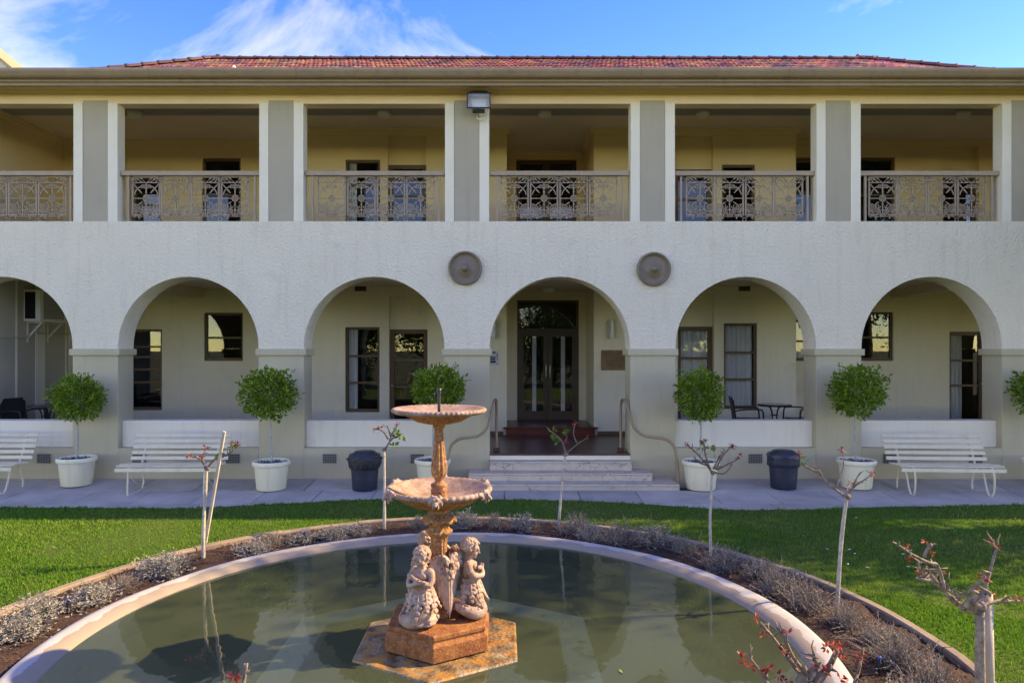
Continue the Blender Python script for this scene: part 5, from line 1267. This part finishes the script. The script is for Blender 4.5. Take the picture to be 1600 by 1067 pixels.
for yy in (-.30, .28):
    m = MB(); m.bar((-.165, yy, -.62), (.12, yy, -.315), .03, .012, (0, 1, 0)).bar((-.16, yy, -.315), (.14, yy, -.315), .03, .012, (0, 1, 0)).bar((-.16, yy, -.70), (-.16, yy, -.30), .03, .012, (0, 1, 0)); m.build('bracket', 'ac_white', AC, local=True)
cb = MB().tube(smoothpath([(-9.09, 12.0, 2.36), (-9.09, 12.8, 2.38), (-9.07, 13.1, 2.42), (-9.0, 13.15, 2.62), (-8.98, 13.3, 2.63), (-9.06, 13.3, 2.48), (-9.09, 13.9, 2.46), (-9.09, 14.7, 2.47)], 5), .012, 6)
tag(cb.build('drain_hose', 'wall_grey', smooth=True), 'grey hose looping under the air conditioner on the left wall', 'hose')

def handrail(s, label):
    def q(x, y, z): return (BC + s * (x - BC), y, z)
    t = empty('handrail', q(2.04, 11.74, FZ), 0, label, 'handrail', 'curved pipe handrails at the steps')
    pts = [q(2.035, 11.74, .40), q(2.035, 11.74, .8), q(2.035, 11.73, 1.16), q(2.04, 11.68, 1.27), q(2.06, 11.60, 1.30), q(2.085, 11.50, 1.24), q(2.13, 11.40, 1.02), q(2.20, 11.33, .84), q(2.32, 11.25, .735), q(2.48, 11.17, .71), q(2.64, 11.08, .695), q(2.75, 11.02, .61), q(2.80, 10.99, .46), q(2.82, 10.97, .2), q(2.83, 10.96, -.12)]
    MB().tube(smoothpath(pts, 5), .024, 10).build('pipe', 'rail_brown', t, smooth=True)
    f = q(2.035, 11.74, 0); MB().box(f[0] - .055, f[0] + .055, 11.685, 11.795, .401, .47).build('foot', 'floor_tile', t, bev=.008)
mat('rail_brown', (0.34, 0.225, 0.13), 0.35, (0.29, 0.19, 0.11), 5, spec=0.5)
handrail(1, 'brown curved pipe handrail on the right of the steps'); handrail(-1, 'brown curved pipe handrail on the left of the steps behind the fountain')

def spike(px, py, label, h=.16):
    Y = (EYE + .09) * F / (py - CY); x = Xp(px, Y); t = empty('irrigation_spike', (x, Y, -.10), 0, label, 'sprinkler', 'drip irrigation spikes')
    MB().tube([(0, 0, 0), (.01, 0, h)], [.007, .010], 7).build('stem', 'black', t, local=True, smooth=True)
    MB().ellipsoid((.012, 0, h + .006), (.012, .012, .012)).build('cap', 'blue_tip', t, local=True, smooth=True)
    MB().tube(smoothpath([(.012, 0, h), (.03, 0, h - .01), (.032, 0, h - .08), (.07, 0, .03)], 3), .005, 6).build('feed_tube', 'black', t, local=True, smooth=True)
spike(104, 966, 'black drip spike with blue cap in the bed at left'); spike(474, 852, 'black drip spike with blue cap left behind the pool'); spike(981, 852, 'black drip spike with blue cap right behind the pool'); spike(1180, 912, 'black drip spike with blue cap in the right bed'); spike(1372, 1058, 'black drip spike with blue cap at lower right', .14)

def flat_leaf(px, py, z, s, mname, name, label, cat, group=None):
    Y = (EYE - z) * F / (py - CY); a = random.uniform(0, 6.28); m = MB(); r_ = random
    V = [(-s, 0, .004), (-s * .3, s * .45, .007), (s * .5, s * .35, .004), (s, 0, .008), (s * .4, -s * .4, .003), (-s * .4, -s * .38, .006)]
    m.add(V, [(0, 1, 2, 3), (0, 3, 4, 5)]); o = m.build(name, mname); o.location = (Xp(px, Y), Y, z); o.rotation_euler = (0, 0, a); tag(o, label, cat, group)
mat('leaf_orange', (.42, .10, .03), .6); mat('leaf_lime', (.20, .30, .05), .6)
for px, py, mn, c in ((937, 900, 'leaf_lime', 'green leaf floating in front of the right arch reflection'), (1137, 919, 'leaf_orange', 'orange leaf floating near the right rim'), (970, 1049, 'leaf_lime', 'yellow-green leaf floating at bottom centre'), (1025, 886, 'leaf_orange', 'rusty leaf floating near the back rim')):
    flat_leaf(px, py, -.040, .026, mn, 'floating_leaf', c, 'leaf')
for a, b in ((255, 490), (375, 510), (345, 555), (350, 492), (582, 512), (605, 566), (380, 355), (430, 570)):
    px, py = z4((a, b))[0]; flat_leaf(px, py, GZ + .045, .022, 'petal', 'white_petal', 'tiny white petal on the lawn right of the pool', 'petal', 'white petals on the lawn')
for a, b in ((532, 405), (245, 338)):
    px, py = z4((a, b))[0]; flat_leaf(px, py, GZ + .045, .03, 'mulch', 'dead_leaf', 'brown dead leaf on the lawn right of the pool', 'leaf', 'dead leaves on the lawn')

# ------------------------------------------------------------------ trees behind the camera (mirrored in the panes) and beside the lawn
def tree(loc, h, cr, cz, n, seed, label, ls=.27, zs=1.0, nl=16):
    r = np.random.default_rng(seed); rr = random.Random(seed); t = empty('tree', loc, 0, label, 'tree', 'garden trees around the court')
    m = MB(); pts = smoothpath([(0, 0, -.2), (.1, .05, h * .25), (-.1, .1, h * .5), (0, 0, cz)], 4); m.tube(pts, [.22 - .14 * i / (len(pts) - 1) for i in range(len(pts))], 10)
    tips = []
    for i in range(nl):
        d = Vector((rr.gauss(0, 1), rr.gauss(0, 1), rr.gauss(.35 if zs == 1 else 0, .6 if zs == 1 else 1.0))).normalized(); e = Vector((d.x * cr, d.y * cr, d.z * cr * zs)) * rr.uniform(.55, .95) + Vector((0, 0, cz)); b = Vector((0, 0, cz - cr * rr.uniform(0.1, .9) if zs == 1 else max(1.0, e.z - .8)))
        m.tube(smoothpath([b, (b + e) / 2 + Vector((0, 0, .15)), e], 3), [.09, .08, .07, .06, .05, .035, .02], 6); tips.append(np.array(e))
    m.build('trunk', 'bark_tree', t, local=True, smooth=True)
    tips = np.array(tips); k = r.integers(0, len(tips), n); C = tips[k] + r.normal(size=(n, 3)) * cr * .24
    core = r.random(n) < .25; C[core] = np.array([0, 0, cz]) + r.normal(size=(core.sum(), 3)) * cr * .42 * np.array([1, 1, zs])
    D = r.normal(size=(n, 3)); V, Fc = leaf_cards(C, D, r.uniform(.6, 1.2, n) * ls, r.uniform(.3, .5, n) * ls)
    link('crown', np_mesh('crown', V, Fc), 'leaf_tree', t)
tree((-8.5, -10, -.1), 7, 3.0, 3.6, 13000, 1, 'leafy tree behind the viewer, mirrored left in the door glass')
tree((-2.6, -11.5, -.1), 6.5, 2.8, 3.0, 13000, 5, 'bushy tree behind the viewer, mirrored left of centre in the door glass')
tree((3.0, -11, -.1), 7, 3.0, 3.3, 13000, 2, 'leafy tree behind the viewer, mirrored at the centre of the door glass')
tree((8.8, -10.5, -.1), 7, 3.0, 3.4, 13000, 3, 'leafy tree behind the viewer, mirrored right in the door glass')
tree((10.75, 9.25, -.1), 9.5, 1.55, 6.0, 11000, 4, 'tall leafy tree beyond the right edge that shades the pool and lawn', .17, 2.3, 40)
